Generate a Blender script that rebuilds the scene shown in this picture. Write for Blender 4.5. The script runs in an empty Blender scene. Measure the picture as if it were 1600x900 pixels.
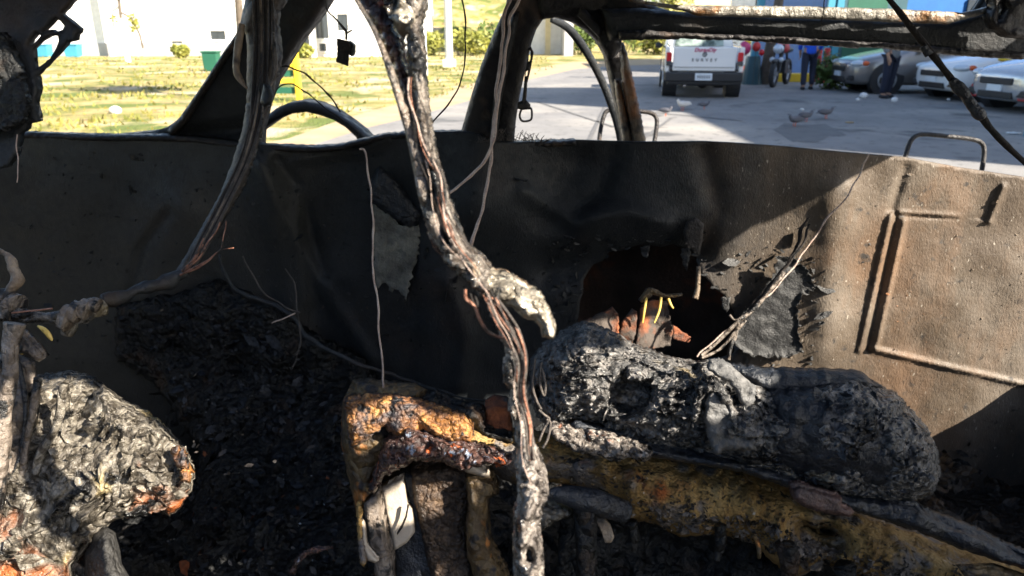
import bpy, bmesh, math, random
import numpy as np
from mathutils import Vector, Matrix, noise, geometry
R=math.radians; rnd=random.Random(7)
# ---------------- camera, sky, sun, exposure ----------------
sc=bpy.context.scene
PITCH=R(19.3); CAMZ=1.45; F=26/36*1600
cam=bpy.data.cameras.new('camera'); co=bpy.data.objects.new('camera',cam); sc.collection.objects.link(co)
cam.lens=26; cam.sensor_width=36; cam.clip_start=.02; cam.clip_end=1500
co.location=(0,0,CAMZ); co.rotation_euler=(math.pi/2-PITCH,0,0); sc.camera=co
cam.dof.use_dof=True; cam.dof.focus_distance=.8; cam.dof.aperture_fstop=12
SUN=Vector((-.68,.47,-.56)).normalized()          # direction the light travels
w=bpy.data.worlds.new('World'); sc.world=w; w.use_nodes=True
nt=w.node_tree; bg=nt.nodes['Background']; sky=nt.nodes.new('ShaderNodeTexSky'); sky.sky_type='NISHITA'; sky.sun_disc=False
el=math.asin(-SUN.z); az=math.atan2(-SUN.x,-SUN.y)
sky.sun_elevation=el; sky.sun_rotation=az
nt.links.new(sky.outputs[0],bg.inputs[0]); bg.inputs[1].default_value=.075
sl=bpy.data.lights.new('sun','SUN'); sl.energy=5; sl.angle=R(.5); sl.color=(1,.9,.76)
so=bpy.data.objects.new('sun',sl); sc.collection.objects.link(so); so.rotation_euler=SUN.to_track_quat('-Z','Y').to_euler()
sc.view_settings.view_transform='Standard'; sc.view_settings.look='None'; sc.view_settings.gamma=1
sc.view_settings.exposure=1.9
sc.render.engine='CYCLES'
sc.cycles.max_bounces=7; sc.cycles.sample_clamp_indirect=6
# ---------------- picture to place ----------------
UP=Vector((0,math.sin(PITCH),math.cos(PITCH))); FW=Vector((0,math.cos(PITCH),-math.sin(PITCH))); CAM=Vector((0,0,CAMZ))
def ray(px,py): return FW+Vector((1,0,0))*((px-800)/F)+UP*((450-py)/F)
def P(px,py,d): return CAM+ray(px,py)*d
def dY(px,py,Y): return Y/ray(px,py).y
def PY(px,py,Y): return P(px,py,dY(px,py,Y))
def dwall(px,py,Y=1.5,s=.08):
    r=ray(px,py); return Y/(r.y+s*r.x)
def G(px,py,z=0.):
    r=ray(px,py); return CAM+r*((z-CAMZ)/r.z)
# ---------------- materials ----------------
def mat(name,stops,scale=6,rough=.7,metal=0,bump=.3,bscale=60,spots=None,stretch=(1,1,1),detail=5,spec=.5,bdist=.01,dist=0,coat=0,vor=0,vd=.004,vs=1):
    m=bpy.data.materials.new(name); m.use_nodes=True; n=m.node_tree; N=n.nodes; L=n.links
    b=N['Principled BSDF']; tc=N.new('ShaderNodeTexCoord'); mp=N.new('ShaderNodeMapping'); mp.inputs['Scale'].default_value=stretch
    L.new(tc.outputs['Object'],mp.inputs[0])
    if len(stops)==1: b.inputs['Base Color'].default_value=(*stops[0][1],1)
    else:
        no=N.new('ShaderNodeTexNoise'); no.inputs['Scale'].default_value=scale; no.inputs['Detail'].default_value=detail; no.inputs['Roughness'].default_value=.65; no.inputs['Distortion'].default_value=dist
        L.new(mp.outputs[0],no.inputs['Vector'])
        cr=N.new('ShaderNodeValToRGB'); e=cr.color_ramp.elements
        while len(e)<len(stops): e.new(.5)
        for i,(p,c) in enumerate(stops): e[i].position=p; e[i].color=(*c,1)
        L.new(no.outputs[0],cr.inputs[0]); out=cr.outputs[0]
        for (c,s,lo,hi) in (spots or []):
            n2=N.new('ShaderNodeTexNoise'); n2.inputs['Scale'].default_value=s; n2.inputs['Detail'].default_value=3; n2.inputs['Roughness'].default_value=.6
            ad=N.new('ShaderNodeVectorMath'); ad.operation='ADD'; ad.inputs[1].default_value=(s*1.3,7.1,s*.3); L.new(mp.outputs[0],ad.inputs[0]); L.new(ad.outputs[0],n2.inputs['Vector'])
            mr=N.new('ShaderNodeMapRange'); mr.inputs[1].default_value=lo; mr.inputs[2].default_value=hi; L.new(n2.outputs[0],mr.inputs[0])
            mx=N.new('ShaderNodeMix'); mx.data_type='RGBA'; L.new(mr.outputs[0],mx.inputs[0]); L.new(out,mx.inputs[6]); mx.inputs[7].default_value=(*c,1); out=mx.outputs[2]
        L.new(out,b.inputs['Base Color'])
    b.inputs['Metallic'].default_value=metal; b.inputs['Specular IOR Level'].default_value=spec
    if isinstance(rough,tuple):
        n3=N.new('ShaderNodeTexNoise'); n3.inputs['Scale'].default_value=bscale*.5; L.new(mp.outputs[0],n3.inputs['Vector'])
        m3=N.new('ShaderNodeMapRange'); m3.inputs[1].default_value=.35; m3.inputs[2].default_value=.65; m3.inputs[3].default_value=rough[0]; m3.inputs[4].default_value=rough[1]
        L.new(n3.outputs[0],m3.inputs[0]); L.new(m3.outputs[0],b.inputs['Roughness'])
    else: b.inputs['Roughness'].default_value=rough
    if coat: b.inputs['Coat Weight'].default_value=coat
    if bump:
        nb=N.new('ShaderNodeTexNoise'); nb.inputs['Scale'].default_value=bscale; nb.inputs['Detail'].default_value=3; nb.inputs['Roughness'].default_value=.7
        L.new(mp.outputs[0],nb.inputs['Vector']); bp=N.new('ShaderNodeBump'); bp.inputs['Strength'].default_value=bump; bp.inputs['Distance'].default_value=bdist
        L.new(nb.outputs[0],bp.inputs['Height']); nrm=bp.outputs[0]
        if vor:
            # warped cells: blisters and creases
            wn=N.new('ShaderNodeTexNoise'); wn.inputs['Scale'].default_value=vor*.5; wn.inputs['Detail'].default_value=1; L.new(mp.outputs[0],wn.inputs['Vector'])
            sc_=N.new('ShaderNodeVectorMath'); sc_.operation='SCALE'; sc_.inputs[3].default_value=1.6/vor; L.new(wn.outputs[1],sc_.inputs[0])
            av=N.new('ShaderNodeVectorMath'); L.new(mp.outputs[0],av.inputs[0]); L.new(sc_.outputs[0],av.inputs[1])
            vt=N.new('ShaderNodeTexVoronoi'); vt.feature='F1'; vt.inputs['Scale'].default_value=vor; L.new(av.outputs[0],vt.inputs['Vector'])
            b3=N.new('ShaderNodeBump'); b3.invert=True; b3.inputs['Strength'].default_value=vs; b3.inputs['Distance'].default_value=vd; L.new(vt.outputs['Distance'],b3.inputs['Height']); L.new(nrm,b3.inputs['Normal']); nrm=b3.outputs[0]
        L.new(nrm,b.inputs['Normal'])
    return m
def flat(name,c,rough=.6,metal=0,bump=.05,spec=.5,coat=0,var=.12):
    lo=tuple(x*(1-var) for x in c); hi=tuple(min(1,x*(1+var)) for x in c)
    return mat(name,[(.3,lo),(.7,hi)],scale=3,rough=rough,metal=metal,bump=bump,bscale=40,spec=spec,coat=coat)
# ---------------- object helpers ----------------
COL=sc.collection
def tag(o,label=None,cat=None,group=None,kind=None):
    if label: o['label']=label
    if cat: o['category']=cat
    if group: o['group']=group
    if kind: o['kind']=kind
    return o
def empty(name,loc=(0,0,0),rz=0):
    o=bpy.data.objects.new(name,None); o.empty_display_size=.2; COL.objects.link(o); o.location=loc; o.rotation_euler=(0,0,rz); return o
def ob(name,verts,faces,m,parent=None,smooth=True,world=True):
    me=bpy.data.meshes.new(name); me.from_pydata([tuple(v) for v in verts],[],faces)
    if smooth: me.polygons.foreach_set('use_smooth',[True]*len(me.polygons))
    me.materials.append(m); me.update()
    o=bpy.data.objects.new(name,me); COL.objects.link(o)
    if parent:
        o.parent=parent
        if world: # verts given in world coordinates
            top=parent; loc=Vector((0,0,0))
            while top: loc+=Vector(top.location); top=top.parent
            o.location=-loc
    return o
class MB:
    def __init__(s): s.v=[]; s.f=[]
    def add(s,v,f):
        k=len(s.v); s.v+= [Vector(x) for x in v]; s.f+=[tuple(i+k for i in q) for q in f]; return s
    def box(s,c,sz,rz=0,rx=0,ry=0,taper=1):
        M=Matrix.Translation(c)@Matrix.Rotation(rz,4,'Z')@Matrix.Rotation(rx,4,'X')@Matrix.Rotation(ry,4,'Y')
        v=[]
        for z in (-1,1):
            k=taper if z>0 else 1
            for x,y in ((-1,-1),(1,-1),(1,1),(-1,1)): v.append(M@Vector((x*sz[0]/2*k,y*sz[1]/2*k,z*sz[2]/2)))
        return s.add(v,[(3,2,1,0),(4,5,6,7),(0,1,5,4),(1,2,6,5),(2,3,7,6),(3,0,4,7)])
    def cyl(s,a,b,r0,r1=None,n=12):
        a=Vector(a); b=Vector(b); r1=r0 if r1 is None else r1; d=(b-a).normalized()
        u=d.orthogonal().normalized(); w_=d.cross(u); v=[]
        for p,r in ((a,r0),(b,r1)):
            for i in range(n): t=2*math.pi*i/n; v.append(p+u*math.cos(t)*r+w_*math.sin(t)*r)
        return s.add(v,[(i,(i+1)%n,n+(i+1)%n,n+i) for i in range(n)]+[tuple(range(n))[::-1],tuple(range(n,2*n))])
    def path(s,pts,r,n=8):
        for a,b in zip(pts[:-1],pts[1:]): s.cyl(a,b,r,r,n)
        return s
    def ball(s,c,r,n=10):
        r=r if isinstance(r,tuple) else (r,r,r); v=[];f=[]; c=Vector(c)
        for i in range(n+1):
            for j in range(2*n):
                a=math.pi*i/n; b=math.pi*j/n
                v.append(c+Vector((r[0]*math.sin(a)*math.cos(b),r[1]*math.sin(a)*math.sin(b),r[2]*math.cos(a))))
        for i in range(n):
            for j in range(2*n): f.append((i*2*n+j,(i+1)*2*n+j,(i+1)*2*n+(j+1)%(2*n),i*2*n+(j+1)%(2*n)))
        return s.add(v,f)
    def torus(s,c,R_,r,axis='Y',n=28,m=10,rz=0):
        v=[];f=[]
        M=Matrix.Translation(c)@Matrix.Rotation(rz,4,'Z')@(Matrix.Rotation(math.pi/2,4,'X') if axis=='Y' else Matrix())
        for i in range(n):
            for j in range(m):
                a=2*math.pi*i/n; b=2*math.pi*j/m
                v.append(M@Vector(((R_+r*math.cos(b))*math.cos(a),(R_+r*math.cos(b))*math.sin(a),r*math.sin(b))))
                f.append((i*m+j,((i+1)%n)*m+j,((i+1)%n)*m+(j+1)%m,i*m+(j+1)%m))
        return s.add(v,f)
    def build(s,name,m,parent=None,bevel=0,smooth=False,world=False):
        o=ob(name,s.v,s.f,m,parent,smooth,world)
        if bevel:
            b=o.modifiers.new('bevel','BEVEL'); b.width=bevel; b.segments=2; b.limit_method='ANGLE'
        return o
def fr(p,s,o=4,seed=0):
    v=Vector(p)*s+Vector((seed*3.7,seed*1.9,seed)); t=0;a=1
    for i in range(o): t+=a*noise.noise(v); v=v*2.03; a*=.52
    return t
def inside(poly,x,y):
    n=len(poly); c=False; j=n-1
    for i in range(n):
        xi,yi=poly[i]; xj,yj=poly[j]
        if (yi>y)!=(yj>y) and x<(xj-xi)*(y-yi)/(yj-yi)+xi: c=not c
        j=i
    return c
def insideN(poly,X,Y):
    c=np.zeros(len(X),bool); n=len(poly); j=n-1
    for i in range(n):
        xi,yi=poly[i]; xj,yj=poly[j]
        if yi!=yj:
            k=((yi>Y)!=(yj>Y))&(X<(xj-xi)*(Y-yi)/(yj-yi)+xi); c^=k
        j=i
    return c
def segdist(X,Y,poly,closed=True):
    d=np.full(len(X),1e9); n=len(poly)
    for i in range(n if closed else n-1):
        ax,ay=poly[i]; bx,by=poly[(i+1)%n]; ux,uy=bx-ax,by-ay; q=ux*ux+uy*uy+1e-9
        t=np.clip(((X-ax)*ux+(Y-ay)*uy)/q,0,1); d=np.minimum(d,np.hypot(X-ax-t*ux,Y-ay-t*uy))
    return d
def dens(poly,step,jag=0,closed=True,seed=0):
    out=[]; n=len(poly); r=random.Random(seed+11)
    for i in range(n if closed else n-1):
        a=poly[i]; b=poly[(i+1)%n]; L=math.hypot(b[0]-a[0],b[1]-a[1]); k=max(1,int(L/step))
        for j in range(k):
            t=j/k; out.append((a[0]+(b[0]-a[0])*t+r.uniform(-jag,jag),a[1]+(b[1]-a[1])*t+r.uniform(-jag,jag)))
    if not closed: out.append(poly[-1])
    return out
def smoothpoly(poly,it=1):
    for _ in range(it):
        q=[]
        for i in range(len(poly)):
            a=poly[i]; b=poly[(i+1)%len(poly)]
            q+= [(a[0]*.75+b[0]*.25,a[1]*.75+b[1]*.25),(a[0]*.25+b[0]*.75,a[1]*.25+b[1]*.75)]
        poly=q
    return poly
DS=1.0   # nearness of the group being built
def plate(name,poly,D,m,parent=None,thick=.01,step=8,holes=(),jag=0,edge=0,edge_r=10,pillow=0,amp=0,asc=8,disp=None,seed=0,backflat=False,sm=0,dense=None):
    """sheet (or, with pillow, a rounded body) whose outline is given in picture points and whose depth is D metres"""
    thick*=DS; edge*=DS; pillow*=DS; amp*=DS
    if sm: poly=smoothpoly(poly,sm)
    outer=dens(poly,step,jag,seed=seed); hs=[dens(h,step,jag*.6,seed=seed+5) for h in holes]
    xs=[p[0] for p in outer]; ys=[p[1] for p in outer]
    gx,gy=np.meshgrid(np.arange(min(xs),max(xs),step),np.arange(min(ys),max(ys),step*.87))
    gx=gx.astype(float); gx[1::2]+=step/2; gx=gx.ravel(); gy=gy.ravel()
    if dense:
        x0,y0,x1,y1,s2=dense; hx,hy=np.meshgrid(np.arange(x0,x1,s2),np.arange(y0,y1,s2)); gx=np.concatenate([gx,hx.ravel()+.37]); gy=np.concatenate([gy,hy.ravel()+.41])
    rs=np.random.RandomState(seed)
    gx=gx+rs.uniform(-.2,.2,len(gx))*min(step,3 if dense else 99); gy=gy+rs.uniform(-.2,.2,len(gy))*min(step,3 if dense else 99)
    k=insideN(outer,gx,gy)&(segdist(gx,gy,outer)>step*.45)
    for h in hs: k&=~insideN(h,gx,gy)&(segdist(gx,gy,h)>step*.45)
    pts=list(outer); edges=[(i,(i+1)%len(outer)) for i in range(len(outer))]
    for h in hs:
        b=len(pts); pts+=h; edges+=[(b+i,b+(i+1)%len(h)) for i in range(len(h))]
    pts+=list(zip(gx[k].tolist(),gy[k].tolist()))
    V,E,Fc,*_=geometry.delaunay_2d_cdt([Vector(p) for p in pts],edges,[],0,.01)
    VX=np.array([v.x for v in V]); VY=np.array([v.y for v in V])
    fx=np.array([[VX[i] for i in f] for f in Fc]).mean(1); fy=np.array([[VY[i] for i in f] for f in Fc]).mean(1)
    kk=insideN(outer,fx,fy)
    for h in hs: kk&=~insideN(h,fx,fy)
    Fc=[tuple(f) for f,q in zip(Fc,kk) if q]
    dist=segdist(VX,VY,outer)
    for h in hs: dist=np.minimum(dist,segdist(VX,VY,h))
    fv=[];bv=[]
    for i in range(len(V)):
        px,py=VX[i],VY[i]; d0=D(px,py) if callable(D) else D
        q=min(dist[i]/edge_r,1); rr=math.sqrt(max(0,1-(1-q)**2))
        p0=P(px,py,d0); o=edge*(1-rr)-pillow*rr
        if amp: o+=amp*fr(p0,asc,4,seed)*(min(1,dist[i]/(step*1.5)) if pillow else 1)
        if disp: o+=disp(px,py,p0)
        fv.append(P(px,py,d0*DS+o))
        bk=(0 if backflat else pillow*rr*.8)+thick
        bv.append(P(px,py,d0*DS+bk) if pillow else P(px,py,d0*DS+o)+Vector((0,thick,0)))
    n=len(V); cnt={}
    F2=[]
    for f in Fc:
        a,b,c=f
        if (VX[b]-VX[a])*(VY[c]-VY[a])-(VX[c]-VX[a])*(VY[b]-VY[a])>0: f=(a,c,b)
        F2.append(f)
        for u,v in ((f[0],f[1]),(f[1],f[2]),(f[2],f[0])): cnt[(u,v)]=cnt.get((u,v),0)+1
    faces=list(F2)+[(f[2]+n,f[1]+n,f[0]+n) for f in F2]
    for (u,v) in cnt:
        if (v,u) not in cnt: faces.append((v,u,u+n,v+n))
    o=ob(name,fv+bv,faces,m,parent)
    return o
def cat(pts,k=10):
    """smooth curve through tuples"""
    out=[]; n=len(pts)
    for i in range(n-1):
        p0=pts[max(i-1,0)];p1=pts[i];p2=pts[i+1];p3=pts[min(i+2,n-1)]
        for j in range(k):
            t=j/k
            out.append(tuple(.5*((2*b)+(-a+c)*t+(2*a-5*b+4*c-d)*t*t+(-a+3*b-3*c+d)*t**3) for a,b,c,d in zip(p0,p1,p2,p3)))
    out.append(tuple(pts[-1])); return out
def tubegeo(mb,pts,rad,flat_=1,seg=8,k=8,amp=0,asc=30,seed=0,wob=0):
    """pts: (px,py,depth); rad: picture radius (one, or one per point)"""
    if not isinstance(rad,(list,tuple)): rad=[rad]*len(pts)
    c=cat([(*p,r) for p,r in zip(pts,rad)],k); ring=[]
    c=[(a,b,d*DS,r) for a,b,d,r in c]
    W=[P(a,b,d) for a,b,d,r in c]
    for i,(a,b,d,r) in enumerate(c):
        p=W[i].copy(); t=(W[min(i+1,len(W)-1)]-W[max(i-1,0)]).normalized()
        vw=(p-CAM).normalized(); s=t.cross(vw)
        s=s.normalized() if s.length>1e-4 else t.orthogonal().normalized(); u=s.cross(t).normalized()
        if wob: p+=s*wob*noise.noise(p*40+Vector((seed,0,0)))+u*wob*noise.noise(p*40+Vector((0,seed,9)))
        rr=max(r,.25)/F*d; q=[]
        for j in range(seg):
            an=2*math.pi*j/seg; v=s*math.cos(an)*rr+u*math.sin(an)*rr*flat_
            if amp: v*=1+amp*fr(p+v,asc/DS,3,seed)
            q.append(p+v)
        ring.append(q)
    v=[x for q in ring for x in q]; n=len(ring); f=[]
    for i in range(n-1):
        for j in range(seg): f.append((i*seg+j,i*seg+(j+1)%seg,(i+1)*seg+(j+1)%seg,(i+1)*seg+j))
    f.append(tuple(range(seg))[::-1]); f.append(tuple(range((n-1)*seg,n*seg)))
    mb.add(v,f)
def tube(name,pts,rad,m,parent=None,**k):
    mb=MB(); tubegeo(mb,pts,rad,**k); return mb.build(name,m,parent,smooth=True,world=True)

def scatter(name,target,poly,n,size,m,parent,seed=0,lift=.0,chunk=.5,kind=None):
    """small broken bits lying on a surface"""
    from mathutils.bvhtree import BVHTree
    me=target.data; off=Vector(target.location); q=target.parent
    while q: off+=Vector(q.location); q=q.parent
    t=BVHTree.FromPolygons([v.co+off for v in me.vertices],[tuple(p.vertices) for p in me.polygons])
    r=random.Random(seed+50); mb=MB(); xs=[p[0] for p in poly]; ys=[p[1] for p in poly]; k=0
    for _ in range(n*6):
        if k>=n: break
        px=r.uniform(min(xs),max(xs)); py=r.uniform(min(ys),max(ys))
        if not inside(poly,px,py): continue
        d=ray(px,py).normalized(); h=t.ray_cast(CAM,d)
        if h[0] is None: continue
        k+=1; s=r.uniform(*size)*(2.2 if r.random()<.08 else 1); c=h[0]-d*(lift+s*.2)
        if r.random()<chunk:
            v=[c+Vector((r.uniform(-1,1),r.uniform(-1,1),r.uniform(-1,1))).normalized()*s*r.uniform(.5,1) for _ in range(6)]
            mb.add(v,[(0,1,2),(0,2,3),(0,3,4),(0,4,1),(5,2,1),(5,3,2),(5,4,3),(5,1,4)])
        else: leafy_(mb,c,s*1.2,r)
    o=mb.build(name,m,parent,smooth=False,world=True)
    if kind: tag(o,kind=kind)
    return o
def leafy_(mb,c,s,r):
    a=Vector((r.gauss(0,1),r.gauss(0,1),r.gauss(0,.6))).normalized(); b_=a.orthogonal().normalized(); b_=(b_+a.cross(b_)*r.uniform(-1,1)).normalized()
    n=a.cross(b_); c=Vector(c); w_=s*r.uniform(.3,.6); cu=s*r.uniform(-.4,.4)
    vs=[c-a*s,c-a*s*.3+b_*w_+n*cu*.5,c+a*s*.5+b_*w_*.8+n*cu,c+a*s+n*cu*1.4,c+a*s*.4-b_*w_+n*cu,c-a*s*.4-b_*w_*.8+n*cu*.4]
    mb.add(vs,[(0,1,2,4,5),(2,3,4)])
# ---------------- colours of the place ----------------
M={}
M['asphalt']=mat('asphalt',[(.3,(.15,.147,.147)),(.6,(.21,.205,.2)),(.8,(.27,.26,.245))],scale=.9,rough=.9,bump=.4,bscale=40,spots=[((.31,.29,.26),.3,.5,.7),((.09,.09,.09),.8,.6,.68),((.12,.118,.115),6,.58,.68)])
M['patch']=mat('patch',[(.3,(.09,.09,.092)),(.7,(.14,.138,.135))],scale=5,rough=.85,bump=.3)
M['sand']=mat('sand',[(.3,(.30,.22,.13)),(.7,(.42,.33,.21))],scale=1.5,rough=.95,bump=.5,bscale=12)
M['dry']=mat('dry_ground',[(.25,(.32,.23,.09)),(.42,(.21,.21,.045)),(.55,(.42,.33,.13)),(.8,(.58,.47,.28))],scale=1.0,rough=.95,bump=1,bscale=12,bdist=.12,spots=[((.12,.16,.025),.7,.52,.60),((.58,.47,.3),.45,.54,.63),((.16,.11,.05),2.2,.62,.7)])
M['grass']=mat('grass_blades',[(.3,(.09,.12,.018)),(.5,(.19,.18,.035)),(.7,(.33,.27,.09))],scale=.9,rough=.8,bump=0)
M['white']=flat('white_render',(.8,.79,.76),.8); M['cream']=flat('cream_render',(.66,.55,.32),.8)
M['grey']=flat('grey_render',(.4,.4,.4),.8); M['dglass']=flat('dark_glass',(.05,.06,.07),.1,0,0)
M['blue']=flat('blue_paint',(.012,.12,.36),.6); M['teal']=flat('teal_paint',(.03,.09,.11),.55); M['green']=flat('green_paint',(.012,.10,.06),.6)
M['yellow']=flat('yellow_paint',(.75,.5,.03),.6); M['red']=flat('red_paint',(.5,.03,.03),.5); M['lblue']=flat('light_blue_plastic',(.05,.26,.38),.5)
M['leaf']=mat('leaves',[(.3,(.045,.085,.015)),(.7,(.12,.17,.03))],scale=1.5,rough=.6,bump=0)
M['leafy']=mat('yellow_leaves',[(.3,(.12,.15,.02)),(.7,(.32,.30,.06))],scale=1.5,rough=.6,bump=0)
M['bark']=mat('bark',[(.3,(.07,.055,.04)),(.7,(.16,.13,.1))],scale=8,rough=.9,bump=.8,bscale=30)
M['carwhite']=flat('white_car_paint',(.78,.79,.8),.25,0,0,coat=1,var=.02); M['carsilver']=flat('silver_car_paint',(.55,.56,.58),.25,.6,0,coat=1,var=.03)
M['cargrey']=flat('grey_car_paint',(.25,.235,.225),.3,.6,0,coat=1,var=.04); M['black']=flat('black_plastic',(.02,.02,.022),.5)
M['tyre']=flat('tyre_rubber',(.025,.025,.027),.8); M['rim']=flat('wheel_metal',(.45,.46,.48),.3,.8,0); M['rlight']=flat('red_lamp_lens',(.5,.01,.02),.15,0,0)
M['clear']=flat('clear_lamp_lens',(.6,.65,.7),.1,.3,0); M['plate']=flat('plate_white',(.7,.75,.8),.4); M['ink']=flat('grey_lettering',(.12,.13,.15),.4); M['rink']=flat('red_lettering',(.5,.05,.15),.4)
M['chrome']=flat('chrome',(.7,.7,.72),.15,1,0); M['orange']=flat('orange_lens',(.7,.12,.03),.2)
M['jacket']=flat('blue_cloth',(.01,.09,.62),.8); M['navy']=flat('navy_cloth',(.012,.016,.035),.85); M['dark']=flat('dark_cloth',(.02,.02,.025),.85)
M['gcloth']=flat('grey_cloth',(.16,.17,.18),.85); M['skin']=flat('skin',(.36,.2,.13),.6); M['hair']=flat('black_hair',(.012,.01,.01),.6)
M['feather']=flat('grey_feathers',(.1,.1,.115),.7); M['wfeather']=flat('pale_feathers',(.62,.6,.57),.7); M['litter']=flat('white_litter',(.75,.75,.75),.6)
# burnt things
M['soot']=mat('sooty_sheet_metal',spec=.3,stops=[(.25,(.012,.014,.017)),(.55,(.022,.025,.028)),(.8,(.042,.042,.043))],scale=7,rough=(.4,.7),bump=.8,bscale=120,bdist=.003,spots=[((.045,.032,.024),5,.58,.72)])
M['frame']=mat('burnt_frame_metal',spec=.35,stops=[(.25,(.013,.013,.015)),(.55,(.028,.026,.026)),(.8,(.07,.055,.043))],scale=14,rough=(.35,.65),bump=1,bscale=150,bdist=.003,spots=[((.12,.08,.055),9,.6,.7)])
M['ochre']=mat('oxidised_metal',[(.25,(.08,.055,.038)),(.5,(.2,.15,.105)),(.75,(.32,.27,.2))],scale=22,rough=(.3,.6),bump=1,bscale=240,bdist=.003,spots=[((.03,.026,.024),14,.52,.6),((.25,.1,.03),9,.6,.7)])
M['galv']=mat('heat_stained_galvanised',[(.3,(.11,.1,.085)),(.5,(.24,.225,.195)),(.72,(.4,.385,.34))],scale=34,rough=(.3,.55),metal=.3,bump=1,bscale=160,bdist=.003,spots=[((.2,.1,.04),16,.58,.68),((.03,.03,.03),22,.62,.68)])
M['debris']=mat('burnt_debris',spec=.35,stops=[(.3,(.005,.006,.006)),(.55,(.014,.015,.016)),(.75,(.045,.045,.043))],scale=30,rough=(.28,.65),bump=1,bscale=160,bdist=.008,vor=60,vd=.012,spots=[((.045,.028,.018),12,.60,.72)])
M['char']=mat('charred_foam',[(.3,(.02,.02,.021)),(.46,(.08,.08,.08)),(.58,(.2,.19,.18)),(.74,(.38,.35,.32))],scale=45,rough=(.16,.4),bump=1,bscale=260,bdist=.004,vor=95,vd=.009,spots=[((.34,.26,.12),5,.62,.74),((.006,.006,.007),16,.56,.63)])
M['melt']=mat('melted_foil_crust',[(.3,(.02,.018,.015)),(.43,(.075,.065,.052)),(.55,(.165,.148,.12)),(.7,(.33,.3,.25))],scale=30,rough=(.12,.34),bump=1,bscale=200,bdist=.005,vor=62,vd=.011,dist=2.2,spots=[((.40,.31,.14),8,.58,.66),((.36,.11,.035),5.5,.60,.68),((.05,.035,.025),4,.55,.68),((.010,.010,.010),24,.58,.64)])
M['wmelt']=mat('pale_ash_crust',[(.28,(.02,.018,.017)),(.42,(.09,.078,.07)),(.55,(.24,.21,.185)),(.72,(.46,.42,.38))],scale=80,rough=(.15,.45),bump=1,bscale=300,bdist=.004,vor=120,vd=.009,spots=[((.36,.11,.04),30,.64,.72),((.01,.01,.01),50,.55,.61)])
M['foil']=mat('crumpled_foil',[(.3,(.07,.06,.045)),(.44,(.2,.175,.135)),(.6,(.42,.38,.31)),(.78,(.66,.62,.55))],scale=36,rough=(.15,.4),metal=.25,bump=1,bscale=120,bdist=.006,vor=70,vd=.012,dist=1,spots=[((.02,.018,.016),40,.55,.61),((.3,.14,.05),24,.64,.7)])
M['sleeve']=mat('scorched_sleeve',[(.3,(.06,.05,.042)),(.5,(.16,.13,.105)),(.7,(.27,.235,.2))],scale=30,rough=(.25,.5),bump=1,bscale=220,bdist=.004,vor=70,vd=.006,spots=[((.012,.012,.012),34,.53,.58)])
M['redchar']=mat('red_black_char',[(.3,(.012,.01,.01)),(.5,(.06,.035,.032)),(.66,(.2,.1,.075)),(.8,(.4,.33,.3))],scale=80,rough=(.15,.4),bump=1,bscale=260,bdist=.005,vor=110,vd=.01,spots=[((.55,.12,.03),40,.62,.68),((.28,.34,.45),60,.63,.69)])
M['yellowrust']=mat('yellow_corroded_crust',[(.25,(.05,.035,.02)),(.4,(.2,.12,.04)),(.52,(.33,.21,.075)),(.75,(.48,.34,.16))],scale=17,rough=(.6,.9),bump=1,bscale=260,bdist=.003,vor=170,vd=.003,spec=.3,spots=[((.17,.15,.135),16,.52,.62),((.02,.018,.016),44,.60,.66),((.28,.08,.02),8,.62,.72),((.42,.38,.33),60,.68,.74)])
M['rust']=mat('orange_rust',[(.25,(.04,.02,.015)),(.5,(.2,.06,.022)),(.75,(.42,.13,.04))],scale=40,rough=.75,bump=1,bscale=300,bdist=.003,spots=[((.07,.055,.045),14,.5,.6)])
M['olive']=mat('olive_brown_crust',[(.25,(.02,.014,.01)),(.5,(.1,.065,.028)),(.75,(.22,.15,.065))],scale=40,rough=(.3,.65),bump=1,bscale=240,bdist=.004,vor=60,vd=.009,spots=[((.015,.012,.012),26,.54,.6),((.4,.16,.04),18,.64,.7)])
M['brown']=mat('brown_granular_crust',[(.25,(.015,.011,.009)),(.5,(.06,.038,.025)),(.75,(.17,.11,.065))],scale=70,rough=(.35,.6),bump=1,bscale=400,bdist=.003,vor=150,vd=.006)
M['beige']=mat('beige_panel',[(.3,(.36,.31,.25)),(.7,(.46,.4,.33))],scale=20,rough=.6,bump=.5,bscale=260,bdist=.002,spots=[((.05,.045,.04),30,.62,.7)])
M['greyflap']=mat('smooth_grey_ash_skin',[(.3,(.05,.052,.055)),(.55,(.10,.10,.10)),(.75,(.17,.165,.16))],scale=24,rough=(.5,.75),bump=1,bscale=160,bdist=.003,spots=[((.02,.02,.02),20,.6,.68)])
M['greylump']=mat('granular_grey_char',[(.3,(.018,.018,.018)),(.55,(.04,.039,.037)),(.75,(.09,.087,.08))],scale=60,rough=(.4,.7),bump=1,bscale=300,bdist=.004,vor=120,vd=.004)
M['darkskin']=mat('blue_black_skin_and_shade',[(.3,(.006,.008,.011)),(.5,(.013,.016,.022)),(.75,(.032,.038,.05))],scale=26,rough=(.3,.55),bump=1,bscale=150,bdist=.004,vor=55,vd=.004,dist=1.5)
M['copper']=mat('bare_copper_wire',[(.3,(.10,.05,.035)),(.5,(.26,.115,.07)),(.75,(.46,.25,.17))],scale=70,rough=.5,metal=.3,bump=1,bscale=300,bdist=.002,spots=[((.03,.025,.022),28,.56,.62)])
M['wire']=mat('burnt_wire',[(.3,(.018,.016,.015)),(.55,(.06,.05,.043)),(.75,(.15,.12,.1))],scale=70,rough=.6,bump=1,bscale=240,bdist=.003)
M['pwire']=mat('pale_scorched_wire',[(.3,(.3,.2,.16)),(.7,(.55,.45,.38))],scale=60,rough=.5,bump=.5,bscale=200)
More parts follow.
